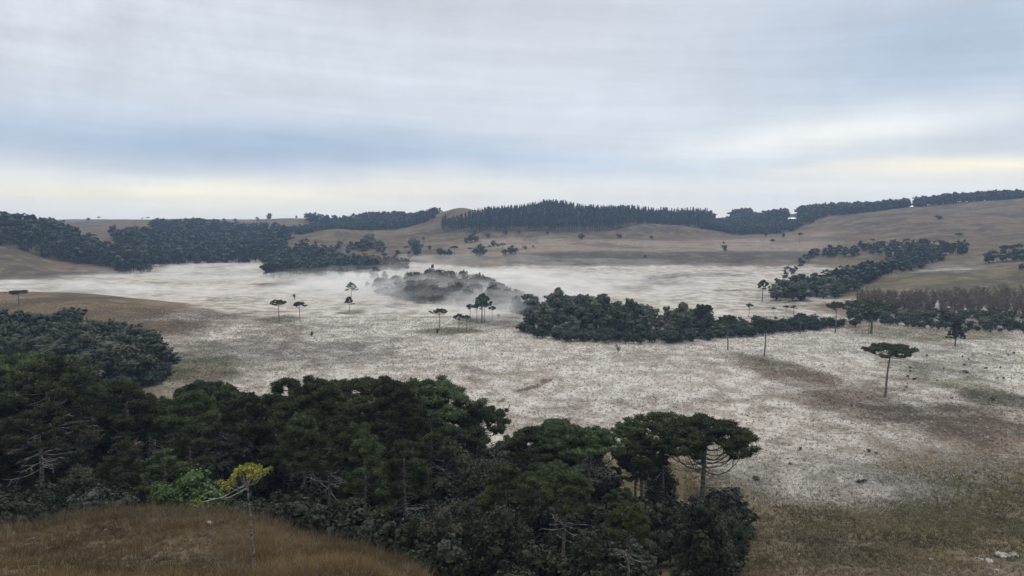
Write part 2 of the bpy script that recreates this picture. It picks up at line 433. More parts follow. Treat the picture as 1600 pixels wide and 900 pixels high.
def ground_material():
    m_, t = new_mat('meadow_ground')
    a = t.n('ShaderNodeAttribute'); a.attribute_name = 'cover'          # grass colour
    fr = t.n('ShaderNodeAttribute'); fr.attribute_name = 'frost'
    tcn = t.n('ShaderNodeTexCoord'); P = tcn.outputs['Object']
    fine = t.noise(P, 3.2, 4, .62)         # grass clumps
    tus = t.noise(P, 1.15, 4, .6)          # tussocks
    mid = t.noise(P, .16, 4, .55)
    big = t.noise(P, .03, 4, .55)
    vor = t.n('ShaderNodeTexVoronoi'); vor.inputs['Scale'].default_value = .55; t.l(P, vor.inputs['Vector'])
    # grass colour with random mottling that also paints in hill relief shading
    g = t.n('ShaderNodeHueSaturation'); t.l(a.outputs['Color'], g.inputs['Color'])
    t.l(t.m('ADD', .15, t.m('ADD', t.m('MULTIPLY', tus, .85), t.m('MULTIPLY', mid, .85))), g.inputs['Value'])
    gc = t.mix(t.m('MULTIPLY', t.smooth(mid, .50, .66), .45), g.outputs[0], (.05, .048, .034))
    gc = t.mix(t.m('MULTIPLY', t.smooth(big, .50, .60), .5), gc, (.055, .043, .036))
    rills = t.noise(P, .075, 5, .7); tn = t.n('ShaderNodeTexNoise'); tn.inputs['Scale'].default_value = .014; tn.inputs['Detail'].default_value = 6; tn.inputs['Distortion'].default_value = 1.6; t.l(P, tn.inputs['Vector'])
    gc = t.mix(t.m('MULTIPLY', t.smooth(tn.outputs[0], .48, .60), .6), gc, (.045, .038, .030))
    gc = t.mix(t.m('MULTIPLY', t.smooth(rills, .52, .60), .40), gc, (.19, .155, .12))
    gc = t.mix(t.m('MULTIPLY', t.smooth(rills, .44, .38), .35), gc, (.045, .042, .030))
    # frost sits on the tussock tops and leaves dark gaps
    base = t.m('ADD', t.m('MULTIPLY', tus, .55), t.m('MULTIPLY', fine, .45))
    lev = t.m('ADD', t.m('ADD', base, t.m('MULTIPLY', t.m('SUBTRACT', mid, .5), .50)), t.m('MULTIPLY', t.m('SUBTRACT', big, .5), .70))
    thr = t.m('SUBTRACT', .79, t.m('MULTIPLY', fr.outputs['Fac'], .40))
    fm = t.m('MULTIPLY', t.smooth(t.m('ADD', t.m('SUBTRACT', lev, thr), .5), .30, .70), t.m('MULTIPLY', t.m('ADD', fr.outputs['Fac'], .1, clamp=True), .95))
    fc = t.mix(t.smooth(mid, .42, .6), (.36, .33, .295), (.455, .432, .408))
    c_ = t.mix(fm, gc, fc)
    b = t.n('ShaderNodeBsdfPrincipled'); t.l(c_, b.inputs['Base Color'])
    b.inputs['Roughness'].default_value = .95; b.inputs['Specular IOR Level'].default_value = .05
    bp = t.n('ShaderNodeBump'); bp.inputs['Distance'].default_value = .55; bp.inputs['Strength'].default_value = .9
    t.l(t.m('ADD', base, t.m('ADD', t.m('MULTIPLY', mid, 2.2), t.m('MULTIPLY', big, 5.0))), bp.inputs['Height']); t.l(bp.outputs[0], b.inputs['Normal'])
    o_ = t.n('ShaderNodeOutputMaterial'); t.l(b.outputs[0], o_.inputs[0])
    return m_


M_GROUND = ground_material()

# ------------------------------------------------------------------ ground cover maps (world space)
# patches: picture position of the centre, half sizes in picture units, frost level, strength
BROWN = np.array((.135, .103, .080)); OLIVE = np.array((.105, .098, .058)); RUST = np.array((.135, .102, .066)); PALE = np.array((.26, .21, .18))
GREYB = np.array((.11, .10, .095)); GREENB = np.array((.075, .085, .045))
PATCH = [  # px, py, rx, ry, frost, colour, strength
    (1500, 660, 190, 45, .35, BROWN * .75, .9), (1330, 612, 140, 24, .5, BROWN * .75, .7), (1560, 700, 90, 30, .25, BROWN * .75, .9),
    (1195, 568, 45, 14, .35, OLIVE * .8, .8), (1225, 580, 70, 14, .45, BROWN * .8, .5), (1500, 590, 110, 30, .5, GREENB, .7), (1580, 630, 60, 16, .2, GREENB * .7, .9),
    (1500, 762, 60, 18, .1, OLIVE * .8, .9), (1210, 760, 70, 50, .45, OLIVE * .8, .8), (1300, 775, 120, 25, .5, OLIVE, .6), (1480, 520, 160, 18, .45, OLIVE, .8),
    (1250, 700, 120, 25, .75, OLIVE, .5), (1400, 690, 120, 40, .95, BROWN, .4),
    (290, 500, 80, 20, .5, BROWN, .7), (330, 560, 110, 28, .35, GREENB * 1.1, .8), (300, 590, 60, 18, .3, BROWN * .8, .8), (430, 520, 60, 10, .5, BROWN, .6),
    (250, 510, 50, 12, .1, RUST * .8, .8), (700, 570, 120, 20, .85, BROWN, .4), (480, 560, 140, 20, .7, GREYB, .6),
    (705, 517, 50, 5, .2, OLIVE * .8, .8), (740, 500, 40, 10, .4, OLIVE, .7), (800, 500, 50, 15, .5, GREYB, .7), (440, 500, 30, 6, .3, OLIVE * .8, .8), (548, 488, 25, 4, .4, OLIVE, .7),
    (1070, 445, 60, 5, .35, GREYB, .7), (1000, 437, 60, 4, .4, GREYB, .6), (985, 452, 50, 4, .45, GREYB, .6), (1120, 430, 60, 5, .5, GREYB, .6), (875, 430, 25, 3, .3, GREYB, .8),
    (1160, 453, 50, 3, .4, GREYB, .6), (620, 477, 40, 6, .4, GREYB, .6), (430, 443, 30, 6, .5, GREYB, .6), (350, 425, 60, 5, .6, GREYB, .6),
    (1240, 472, 60, 10, .5, OLIVE, .6), (1200, 490, 60, 8, .7, OLIVE, .5), (1340, 487, 70, 12, .25, BROWN, .8), (1400, 480, 70, 20, .25, OLIVE, .8),
    (1460, 420, 60, 6, .75, GREYB, .9), (1560, 405, 60, 8, .4, GREYB, .7), (1280, 432, 60, 12, .9, GREYB, .6),
    (1250, 588, 60, 11, .3, BROWN * .72, .85), (1330, 622, 90, 14, .3, BROWN * .72, .85), (1430, 645, 120, 20, .3, BROWN * .7, .8), (1540, 675, 120, 26, .2, BROWN * .65, .9),
    (300, 575, 60, 22, .15, GREENB * .8, .8), (400, 545, 120, 14, .5, GREYB, .7), (1290, 740, 130, 30, .8, GREYB, .7), (1400, 760, 140, 22, .6, GREYB, .7),
    (700, 620, 80, 20, .9, BROWN, .3), (960, 620, 120, 40, 1.0, BROWN, .5),
]


def build_cover(x, y):
    """frost amount and grass colour for ground points"""
    z = ground(x, y)
    n1 = fbm(x, y, 70, 4, 11); n2 = fbm(x, y, 22, 4, 15)
    D = y
    frost = np.where(D > 0, 1.0, 0.0)
    frost *= np.clip((3.6 - z + n1 * 1.4) / 2.6, 0, 1)             # cold air lies on the valley floor
    u = 800 + F * x / np.maximum(y, 20)
    nearedge = 97 + 16 * n1 + 10 * n2 + np.clip((u - 1150) / 450, 0, 1) * -2
    frost *= np.clip((D - nearedge) / 34 + .25, 0, 1)
    frost *= np.clip(1.35 - (D - 400) / 420, .3, 1)
    frost *= np.clip(.74 + (D - 110) / 260, .7, 1)
    cover = np.ones(x.shape + (3,)) * BROWN
    def blend(mask, c_):
        nonlocal cover
        cover = cover * (1 - mask[..., None]) + c_ * mask[..., None]
    blend(np.clip(.5 + n1, 0, 1) * .6, OLIVE)
    near = np.clip((62 - D) / 12, 0, 1)
    blend(near, np.array((.070, .053, .033)))
    blend(np.clip((D - 64) / 6, 0, 1) * np.clip((125 - D) / 15, 0, 1) * .85, np.array((.082, .070, .038)))
    hills = np.clip((D - 400) / 100, 0, 1) * np.clip((z - 3) / 5, 0, 1)
    blend(hills, np.array((.118, .087, .058)))
    blend(hills * np.clip(n2 * 1.6, 0, 1) * .5, np.array((.068, .070, .048)))
    left = np.clip((420 - u) / 120, 0, 1) * np.clip((D - 240) / 40, 0, 1) * np.clip((430 - D) / 60, 0, 1) * np.clip((z - 1.2) / 2, 0, 1)
    blend(left, RUST)
    plateau = np.clip((D - 640) / 20, 0, 1) * np.clip((830 - D) / 40, 0, 1) * np.clip((u - 640) / 120, 0, 1) * np.clip((1330 - u) / 60, 0, 1)
    blend(plateau * (.75 + .25 * n2), np.array((.21, .165, .130)))
    frost = np.maximum(frost, plateau * .42)
    scarp = np.clip((D - 592) / 15, 0, 1) * np.clip((652 - D) / 14, 0, 1) * np.clip((u - 780) / 60, 0, 1) * np.clip((1330 - u) / 60, 0, 1)
    blend(scarp, np.array((.075, .066, .054))); frost = frost * (1 - .85 * scarp)
    yslope = np.clip((u - 1270) / 60, 0, 1) * np.clip((D - 350) / 25, 0, 1) * np.clip((450 - D) / 20, 0, 1)
    blend(yslope * .8, np.array((.125, .106, .060))); frost *= 1 - .7 * yslope
    for (px, py, rx, ry, fv, c_, s_) in PATCH:
        cx, cy, _ = at(px, py); rxw = rx / F * cy
        y0 = at(px, py + ry)[1]; y1 = at(px, py - ry)[1]
        ryw = max((y1 - y0) / 2, 2)
        d = np.sqrt(((x - cx) / rxw) ** 2 + ((y - (y0 + y1) / 2) / ryw) ** 2) + n2 * .8 + n1 * .4
        k_ = np.clip(1.35 - d, 0, 1.1) / 1.1; k_ = k_ * k_ * (3 - 2 * k_) * s_
        frost = frost * (1 - k_) + fv * k_; blend(k_, c_)
    g_ = np.clip(.75 - gully(x, y) / 1.0 + n2 * 1.8 + .8 * fbm(x, y, 5, 2, 19), 0, 1) * .6
    frost *= 1 - g_ * .95; blend(g_, np.array((.075, .05, .038)))
    return np.clip(frost, 0, 1), cover


def build_terrain():
    th = np.concatenate([np.linspace(-math.pi, R(-46), 70)[:-1], np.linspace(R(-46), R(46), 520), np.linspace(R(46), math.pi, 70)[1:]])
    r = np.concatenate([np.array([.01]), np.geomspace(1.5, 2650, 960)])
    T_, R_ = np.meshgrid(th, r, indexing='ij')
    x = R_ * np.sin(T_); y = R_ * np.cos(T_)
    z = ground(x, y)
    z[:, 0] = 43.3
    nT, nR = x.shape
    i = np.arange(nT - 1)[:, None] * nR; j = np.arange(nR - 1)[None]
    f = np.stack([i + j, i + j + 1, i + nR + j + 1, i + nR + j], -1).reshape(-1, 4)[:, ::-1]
    me = mesh_from('ground', np.stack([x, y, z], -1).reshape(-1, 3), [f], [M_GROUND], smooth=np.ones(len(f), bool))
    fr, cv_ = build_cover(x.ravel(), y.ravel())
    a = me.attributes.new('frost', 'FLOAT', 'POINT'); a.data.foreach_set('value', fr.astype(np.float32))
    a = me.attributes.new('cover', 'FLOAT_COLOR', 'POINT')
    a.data.foreach_set('color', np.concatenate([cv_, np.ones((len(cv_), 1))], 1).astype(np.float32).ravel())
    o = obj('ground', me); tag(o, 'frosted valley meadow rising to brown grassy hills', 'ground', kind='structure')
    return o


build_terrain()


# ------------------------------------------------------------------ trees
def araucaria(seed, H=14.0, Rc=5.0, nb=34, detail=2, dome=.16, layers=1.0, lowest=.62, needle_mat=None, dead=4, young=False):
    """returns dict of Geo: trunk, branches, crown"""
    g = np.random.default_rng(seed)
    trunk, br, cr_ = Geo(), Geo(), Geo()
    n = 9
    zz = np.linspace(-.5, H * .95, n)
    wob = np.cumsum(g.normal(0, .05, (n, 2)), 0) * H / 14; wob -= wob[1]
    tp = np.column_stack([wob, zz])
    r0 = .021 * H + .03
    trunk.tube(tp, r0 * (1 - .62 * np.linspace(0, 1, n)) * np.where(np.arange(n) == 0, 1.35, 1), 8 if detail > 1 else 5)
    def trunk_at(z):
        return np.array([np.interp(z, zz, tp[:, 0]), np.interp(z, zz, tp[:, 1]), z])
    tufts = []
    for i in range(nb):
        f = (i + g.uniform(0, .8)) / nb
        a = i * 2.4 + g.normal(0, .3)
        z0 = H * (lowest + (.93 - lowest) * f)
        if young:
            L = Rc * (1.05 - .85 * f) * g.uniform(.8, 1.1); z1 = z0 + L * g.uniform(-.15, .15)
        else:
            L = Rc * (1.0 - .80 * f ** 1.5) * g.uniform(.72, 1.08)
            top = H * (1 - dome * (L / Rc) ** 2) * (1 - (1 - f) * .06 * layers * g.uniform(0, 1.5))
            z1 = max(top - g.uniform(0, .6), z0 + .1 * L)
        p0 = trunk_at(z0); dr = np.array([math.cos(a), math.sin(a), 0])
        side = np.array([-dr[1], dr[0], 0]) * g.normal(0, .12) * L
        ts = np.linspace(0, 1, 6)
        pts = p0 + dr * (L * ts)[:, None] + side * (ts ** 2)[:, None]
        pts[:, 2] = z0 + (z1 - z0) * (.15 * ts + .85 * ts ** 2.6) - (.10 * L * np.sin(ts * math.pi) if not young else 0)
        rb = (.055 + .006 * L) * (H / 14)
        if detail > 0: br.tube(pts, rb * (1 - .6 * ts), 5 if detail > 1 else 3)
        tufts.append((pts[-1], 1.0))
        ns = int((2 + L * .75) if detail > 1 else (2 + L * .5))
        for k_ in range(ns):
            tt = g.uniform(.5 if not young else .25, 1.0); q = pts[0] * 0 + np.array([np.interp(tt, ts, pts[:, c_]) for c_ in range(3)])
            sl = g.uniform(.4, 1.3) * (.35 + .16 * L) * (1 if not young else .5)
            sa = a + g.choice([-1, 1]) * g.uniform(.4, 1.2)
            e = q + np.array([math.cos(sa), math.sin(sa), 0]) * sl; e[2] = max(q[2] + sl * g.uniform(.1, .55), q[2] + (z1 - q[2]) * g.uniform(.3, 1)) if not young else q[2] + .1
            if detail > 1: br.tube(np.array([q, (q + e) / 2 + [0, 0, -.05], e]), np.array([rb * .5, rb * .4, rb * .3]), 3)
            tufts.append((e, g.uniform(.75, 1.0)))
    tufts.append((trunk_at(H * .95), 1.1))
    for i in range(dead):      # bare grey branches under the crown
        a = g.uniform(0, 2 * math.pi); z0 = H * g.uniform(lowest - .18, lowest + .05); L = Rc * g.uniform(.3, .8)
        dr = np.array([math.cos(a), math.sin(a), 0]); ts = np.linspace(0, 1, 5)
        pts = trunk_at(z0) + dr * (L * ts)[:, None]; pts[:, 2] += -L * .22 * ts + L * .18 * ts ** 2 + g.normal(0, .05, 5)
        if detail > 0:
            br.tube(pts, .06 * (1 - .6 * ts), 4, 1)
            for k_ in range(4 if detail > 1 else 1):
                q = pts[g.integers(2, 5)]; sa = a + g.choice([-1, 1]) * g.uniform(.3, .9); sl = L * g.uniform(.2, .45)
                br.tube(np.array([q, q + [math.cos(sa) * sl, math.sin(sa) * sl, -sl * g.uniform(-.2, .4)]]), np.array([.03, .012]), 3, 1)
    nn = {2: 85, 1: 18, 0: 9}[detail]; wd = {2: .040, 1: .14, 0: .32}[detail]
    rad = .66 * (.7 + .3 * H / 14) * (1 if not young else .9)
    for (c_, s_) in tufts:
        ks = {2: 46, 1: 16, 0: 9}[detail]
        ds = g.normal(size=(ks, 3)); ds[:, 2] = ds[:, 2] * .9 + .25; ds /= np.linalg.norm(ds, axis=1)[:, None]
        cr_.quads(leaf_quads(c_ + ds * (rad * s_ * .72) * g.uniform(.8, 1.1, (ks, 1)) * np.array([1.05, 1.05, .85]), ds + g.normal(0, .22, (ks, 3)), {2: .19, 1: .42, 0: .6}[detail], g, .8))
        d = g.normal(size=(nn, 3)); d[:, 2] = d[:, 2] * .8 + .35; d /= np.linalg.norm(d, axis=1)[:, None]
        rr = rad * s_
        L0 = g.uniform(.05, .45, (nn, 1)) * rr; L1 = g.uniform(.75, 1.08, (nn, 1)) * rr
        sc = np.array([1.1, 1.1, .85])
        cr_.ball(c_ + np.array([0, 0, -.05]), rr * (.62 if detail > 1 else .70), .8, 6, 4, 0, g)
        A = c_ + d * L0 * sc; B = c_ + d * L1 * sc
        tng = np.cross(d, g.normal(size=(nn, 3))); tng /= np.linalg.norm(tng, axis=1)[:, None]
        tng *= wd * g.uniform(.7, 1.4, (nn, 1))
        cr_.quads(np.stack([A - tng * .6, A + tng * .6, B + tng * .8, B - tng * .8], 1))
    return trunk, br, cr_


def broadleaf(seed, H=9.0, Rc=4.0, n=2600, leaf=.30, base=.28, nlobe=11, flat=.8, core=.5):
    g = np.random.default_rng(seed)
    trunk, cr_ = Geo(), Geo()
    cz = H * (base + (1 - base) / 2); hz = H * (1 - base) / 2
    lobes = []
    for i in range(nlobe):
        d = g.normal(size=3); d /= np.linalg.norm(d); d[2] = d[2] * .9 if base < .1 else abs(d[2]) * .9 - .25
        q = g.uniform(.35, .68)
        rr = g.uniform(.30, .48) * Rc
        lobes.append((np.array([d[0] * Rc * q, d[1] * Rc * q, cz + d[2] * hz * q * 1.15]), rr))
    lobes.append((np.array([0, 0, H - .42 * Rc * flat]), .42 * Rc))
    for c_, rr in lobes:
        zz = c_[2] - rr * .2
        mid = np.array([c_[0] * .35, c_[1] * .35, H * base + (zz - H * base) * .5])
        trunk.tube(np.array([[0, 0, H * base * .8], mid, [c_[0], c_[1], zz]]), np.array([.09, .06, .02]) * H / 8, 4)
    trunk.tube(np.array([[0, 0, -.4], [g.normal(0, .1), g.normal(0, .1), H * base], [0, 0, H * .7]]), np.array([.17, .13, .05]) * H / 8, 6)
    tot = sum(rr ** 2 for _, rr in lobes)
    for c_, rr in lobes:
        k = int(n * rr ** 2 / tot)
        cr_.ball(c_, rr * core, flat, 8, 6, 0, g)
        # leaf sprays: clumps on the lobe's surface
        nc = max(4, k // 12)
        cd_ = g.normal(size=(nc, 3)); cd_[:, 2] = cd_[:, 2] * .9 + .2; cd_ /= np.linalg.norm(cd_, axis=1)[:, None]
        cr2 = g.uniform(.66, 1.15, (nc, 1))
        idx = g.integers(0, nc, k)
        d = cd_[idx] * cr2[idx] + g.normal(0, .13, (k, 3))
        P = c_ + d * rr * np.array([1, 1, flat])
        N = d + g.normal(0, .55, (k, 3)) + [0, 0, .35]
        cr_.quads(leaf_quads(P, N, leaf, g))
    return trunk, cr_


def pine(seed, H=20.0, Rc=2.6, n=420, leaf=.8, bare=.35):
    g = np.random.default_rng(seed)
    trunk, cr_ = Geo(), Geo()
    trunk.tube(np.array([[0, 0, -.5], [0, 0, H * .5], [0, 0, H * .97]]), np.array([.22, .15, .04]), 5)
    t = g.random(n) ** .8
    rr = Rc * (np.sin(np.clip(t * 1.15 + .12, 0, 1) * math.pi) ** .6 * (1 - .12 * t)) * g.uniform(.35, 1.15, n)
    a = g.uniform(0, 2 * math.pi, n)
    a = a + .4 * np.sin(a * 3 + t * 30)
    P = np.column_stack([np.cos(a) * rr, np.sin(a) * rr, H * (bare + (1 - bare) * t)])
    N = np.column_stack([np.cos(a), np.sin(a), np.full(n, .8)]) + g.normal(0, .5, (n, 3))
    cr_.quads(leaf_quads(P, N, leaf, g))
    return trunk, cr_


def twiggy(seed, H=6.0, Rc=2.2, nst=9, sub=9, trunkr=.05):
    """leafless shrub or small tree"""
    g = np.random.default_rng(seed)
    st, tw = Geo(), Geo()
    for i in range(nst):
        a = g.uniform(0, 2 * math.pi); L = g.uniform(.3, 1) * Rc
        ts = np.linspace(0, 1, 5)
        pts = np.column_stack([math.cos(a) * L * ts ** 1.3, math.sin(a) * L * ts ** 1.3, -.2 + H * g.uniform(.6, 1) * ts]) + np.r_[np.zeros((1, 3)), g.normal(0, .12, (4, 3))]
        st.tube(pts, trunkr * (1 - .8 * ts), 4)
        for k_ in range(sub):
            tt = g.uniform(.3, 1); q = np.array([np.interp(tt, ts, pts[:, c_]) for c_ in range(3)])
            for m_ in range(3):
                d = g.normal(size=3); d[2] = abs(d[2]) + .6; d /= np.linalg.norm(d); e = q + d * g.uniform(.5, 1.3) * H * .16
                s_ = np.cross(d, g.normal(size=3)); s_ /= np.linalg.norm(s_); s_ *= .035
                tw.quads(np.array([[q - s_, q + s_, e + s_ * .5, e - s_ * .5]]))
    return st, tw


# --- library of tree meshes -------------------------------------------------
def lib_parts(kind, seed, **kw):
    """list of (part name, mesh)"""
    nm = kw.pop('needle', M_NEEDLE)
    if kind == 'araucaria':
        t, b, c_ = araucaria(seed, **kw)
        return [('trunk', t.mesh('trunk', [M_BARK])), ('branches', b.mesh('branches', [M_BRANCH, M_GREY])), ('crown', c_.mesh('crown', [nm]))]
    if kind == 'broadleaf':
        t, c_ = broadleaf(seed, **kw)
        return [('trunk', t.mesh('trunk', [M_DARKBARK])), ('crown', c_.mesh('crown', [nm if nm is not M_NEEDLE else M_LEAF]))]
    if kind == 'pine':
        t, c_ = pine(seed, **kw)
        return [('trunk', t.mesh('trunk', [M_GREY])), ('crown', c_.mesh('crown', [M_PINE]))]
    if kind == 'bare':
        t, c_ = twiggy(seed, **kw)
        return [('trunk', t.mesh('trunk', [M_GREY])), ('twigs', c_.mesh('twigs', [M_TWIG]))]


LIB = {
    'arau_near': [(14.0, lib_parts('araucaria', 100 + i, H=14, Rc=rc, nb=nb, detail=2, dome=dm, lowest=lo, dead=dd))
                  for i, (rc, nb, dm, lo, dd) in enumerate([(5.2, 38, .12, .66, 10), (4.6, 34, .18, .60, 12), (5.6, 40, .10, .70, 8), (4.0, 30, .22, .55, 14), (5.0, 42, .16, .52, 13)])],
    'arau_wood': [(14.0, lib_parts('araucaria', 150 + i, H=14, Rc=rc, nb=nb, detail=2, dome=dm, lowest=lo, dead=dd, layers=ly))
                  for i, (rc, nb, dm, lo, dd, ly) in enumerate([(4.2, 36, .40, .42, 12, 3), (3.6, 30, .55, .36, 14, 4), (4.8, 40, .30, .48, 12, 3), (3.9, 26, .34, .52, 16, 2), (3.2, 32, .75, .34, 10, 4), (4.4, 24, .22, .58, 14, 2)])],
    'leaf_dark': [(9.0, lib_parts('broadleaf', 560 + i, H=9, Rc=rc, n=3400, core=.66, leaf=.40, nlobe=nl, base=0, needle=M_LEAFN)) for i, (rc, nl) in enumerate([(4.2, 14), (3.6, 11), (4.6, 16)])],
    'leaf_mid_grey': [(9.0, lib_parts('broadleaf', 540 + i, H=9, Rc=rc, n=2400, core=.6, leaf=.48, nlobe=nl, base=ba, needle=M_LEAFG)) for i, (rc, nl, ba) in enumerate([(3.8, 11, .1), (3.2, 9, .0)])],
    'arau_mid': [(12.0, lib_parts('araucaria', 200 + i, H=12, Rc=rc, nb=nb, detail=1, dome=dm, lowest=lo, dead=2))
                 for i, (rc, nb, dm, lo) in enumerate([(4.2, 20, .14, .70), (3.8, 18, .22, .62), (4.6, 24, .10, .72), (3.4, 18, .30, .55)])],
    'arau_far': [(12.0, lib_parts('araucaria', 300 + i, H=12, Rc=rc, nb=14, detail=0, dome=dm, lowest=.68, dead=0))
                 for i, (rc, dm) in enumerate([(4.2, .14), (3.6, .24), (4.8, .10)])] if False else None,
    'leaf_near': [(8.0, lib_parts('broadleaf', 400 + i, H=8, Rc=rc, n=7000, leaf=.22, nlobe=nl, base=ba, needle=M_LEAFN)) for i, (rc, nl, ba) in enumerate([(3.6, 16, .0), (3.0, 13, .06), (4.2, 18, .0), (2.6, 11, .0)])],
    'leaf_mid': [(9.0, lib_parts('broadleaf', 500 + i, H=9, Rc=rc, n=2600, core=.72, leaf=.50, nlobe=nl, base=ba)) for i, (rc, nl, ba) in enumerate([(4.2, 14, .0), (3.6, 11, .04), (4.8, 17, .0), (3.2, 10, .0), (4.0, 14, .08)])],
    'shrub': [(3.0, lib_parts('broadleaf', 600 + i, H=3, Rc=rc, n=900, leaf=.26, nlobe=7, base=.05, needle=M_SHRUB)) for i, rc in enumerate([1.8, 2.3, 1.5])],
    'pine': [(20.0, lib_parts('pine', 700 + i, H=20, Rc=rc, bare=ba)) for i, (rc, ba) in enumerate([(2.4, .30), (2.9, .22), (2.1, .4), (3.2, .12)])],
    'bare': [(6.0, lib_parts('bare', 800 + i, H=6, Rc=rc, nst=ns, sub=14)) for i, (rc, ns) in enumerate([(2.2, 10), (2.8, 13), (1.6, 8)])],
    'grey_leaf': [(7.0, lib_parts('broadleaf', 900 + i, H=7, Rc=3.3, n=3200, leaf=.26, nlobe=11, base=.15, needle=M_LEAFG)) for i in range(2)],
}
COUNT = {}


def plant(lib, x, y, h, name, label, cat, group=None, var=None, rot=None, wide=1.0, z=None, sink=.05):
    """copy a tree (empty at its foot, parts as children) onto the ground"""
    lst = LIB[lib] if isinstance(lib, str) else lib
    H0, parts = lst[random.randrange(len(lst)) if var is None else var % len(lst)]
    o = bpy.data.objects.new(name, None); COL.objects.link(o)
    o.empty_display_size = .5
    s_ = h / H0
    o.location = (x, y, (zat(x, y) if z is None else z) - sink)
    o.scale = (s_ * wide, s_ * wide, s_)
    o.rotation_euler = (random.uniform(-.03, .03), random.uniform(-.03, .03), random.uniform(0, 6.28) if rot is None else rot)
    tag(o, label, cat, group)
    for pn, me in parts: obj(pn, me, o)
    COUNT[name] = COUNT.get(name, 0) + 1
    return o


def scatter(table, spacing, seed, jit=.5):
    """points between a near and a far edge: table of (px, Dnear, Dfar)"""
    g = np.random.default_rng(seed)
    t = np.array(table, float); out = []
    D = t[:, 1].min()
    while D < t[:, 2].max():
        px0, px1 = t[0, 0], t[-1, 0]
        step = spacing(D) if callable(spacing) else spacing
        xs = np.arange((px0 - 800) / F * D, (px1 - 800) / F * D, step)
        off = g.uniform(0, step)
        for x in xs:
            xx = x + off + g.normal(0, step * jit * .5); DD = D + g.normal(0, step * jit * .5)
            p = 800 + F * xx / DD
            if p < px0 or p > px1: continue
            if np.interp(p, t[:, 0], t[:, 1]) <= DD <= np.interp(p, t[:, 0], t[:, 2]): out.append((xx, DD, p))
        D += step * .87
    return out


# ================================================================== A. near araucaria wood
NEARTAB = [(-140, 50, 108), (150, 54, 110), (300, 54, 110), (450, 51, 112), (560, 49, 112), (700, 44, 104), (800, 42, 98), (900, 42, 95), (1000, 44, 92), (1100, 50, 88), (1165, 60, 84)]
TOPX = [-150, 0, 60, 110, 150, 200, 260, 300, 420, 480, 560, 640, 700, 745, 780, 850, 950, 985, 1050, 1200]
TOPY = [560, 552, 556, 572, 600, 598, 612, 600, 596, 592, 588, 598, 612, 640, 664, 668, 672, 684, 690, 760]


def near_height(x, D, p, z, lo=0.0):
    py = np.interp(p, TOPX, TOPY) + max(0, 84 - D) * 5.4 + lo
    return zrow(py, D) - z


cands = scatter(NEARTAB, lambda D: 5.3, 21, .8)
na = 0


def near_zone(p, D):
    a_ = 'at the left border' if p < 120 else 'above the bright bushes' if p < 330 else 'behind the yellowing sapling' if p < 470 else 'in the middle' if p < 700 else 'right of the middle' if p < 880 else 'near the right end'
    return ('on the near side' if D < 72 else 'inside' if D < 94 else 'on the meadow side') + ' of the near wood, ' + a_


for (x, D, p) in scatter([(560, 50, 76), (650, 46, 78), (800, 44, 78), (950, 44, 80), (1080, 50, 84), (1160, 60, 82)], 5.2, 23, .8):
    z = zat(x, D); h = min(zrow(np.interp(p, [560, 780, 840, 1015, 1050, 1160], [765, 790, 845, 850, 770, 785]) + random.uniform(-20, 40), D) - z, 8)
    if h < 2.5 or random.random() < .25: continue
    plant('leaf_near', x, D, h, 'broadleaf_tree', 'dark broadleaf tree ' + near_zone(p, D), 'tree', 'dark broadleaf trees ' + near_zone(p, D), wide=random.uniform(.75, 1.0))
for (x, D, p) in cands:
    z = zat(x, D); u_ = random.random()
    if p > 1080 and D > 62: continue
    if 895 < p < 950 and D < 78: continue
    if 960 < p < 1020 and D < 70: continue
    if D > 76 and u_ < .70:
        h = min(zrow(np.interp(p, TOPX, TOPY), D) - z - random.choice([-.8, 0, .6, 1.4, 2.4, 3.6, 5, 6.5]), 17)
        if h > 5.5: plant('arau_wood' if random.random() < .72 else 'arau_near', x, D, h, 'araucaria_tree', 'green araucaria ' + near_zone(p, D), 'tree', 'araucarias ' + near_zone(p, D), wide=random.uniform(.8, 1.1) * (14 / h) ** .3); na += 1
    elif 62 < D <= 76 and u_ < .38:
        h = min(zrow(np.interp(p, TOPX, TOPY) + 40 + random.uniform(0, 70), D) - z, 12)
        if h > 4.5: plant('arau_wood', x, D, h, 'araucaria_tree', 'green araucaria ' + near_zone(p, D), 'tree', 'araucarias ' + near_zone(p, D), wide=random.uniform(.8, 1.0) * (14 / h) ** .35); na += 1
    elif 830 < p < 1015 and D < 74: continue
    elif u_ > .45 and random.random() < .8:
        h = min(near_height(x, D, p, z, 30), random.uniform(3.5, 8) if D < 76 else random.uniform(7, 11))
        if h < 2: continue
        lib = 'leaf_near' if random.random() < .85 else 'grey_leaf' if random.random() < .5 else 'bare'
        nm = {'leaf_near': 'dark broadleaf tree', 'grey_leaf': 'greyish broadleaf tree', 'bare': 'leafless grey tree'}[lib]
        plant(lib, x, D, h, 'broadleaf_tree', nm + ' ' + near_zone(p, D), 'tree', nm + 's ' + near_zone(p, D), wide=random.uniform(.9, 1.2))

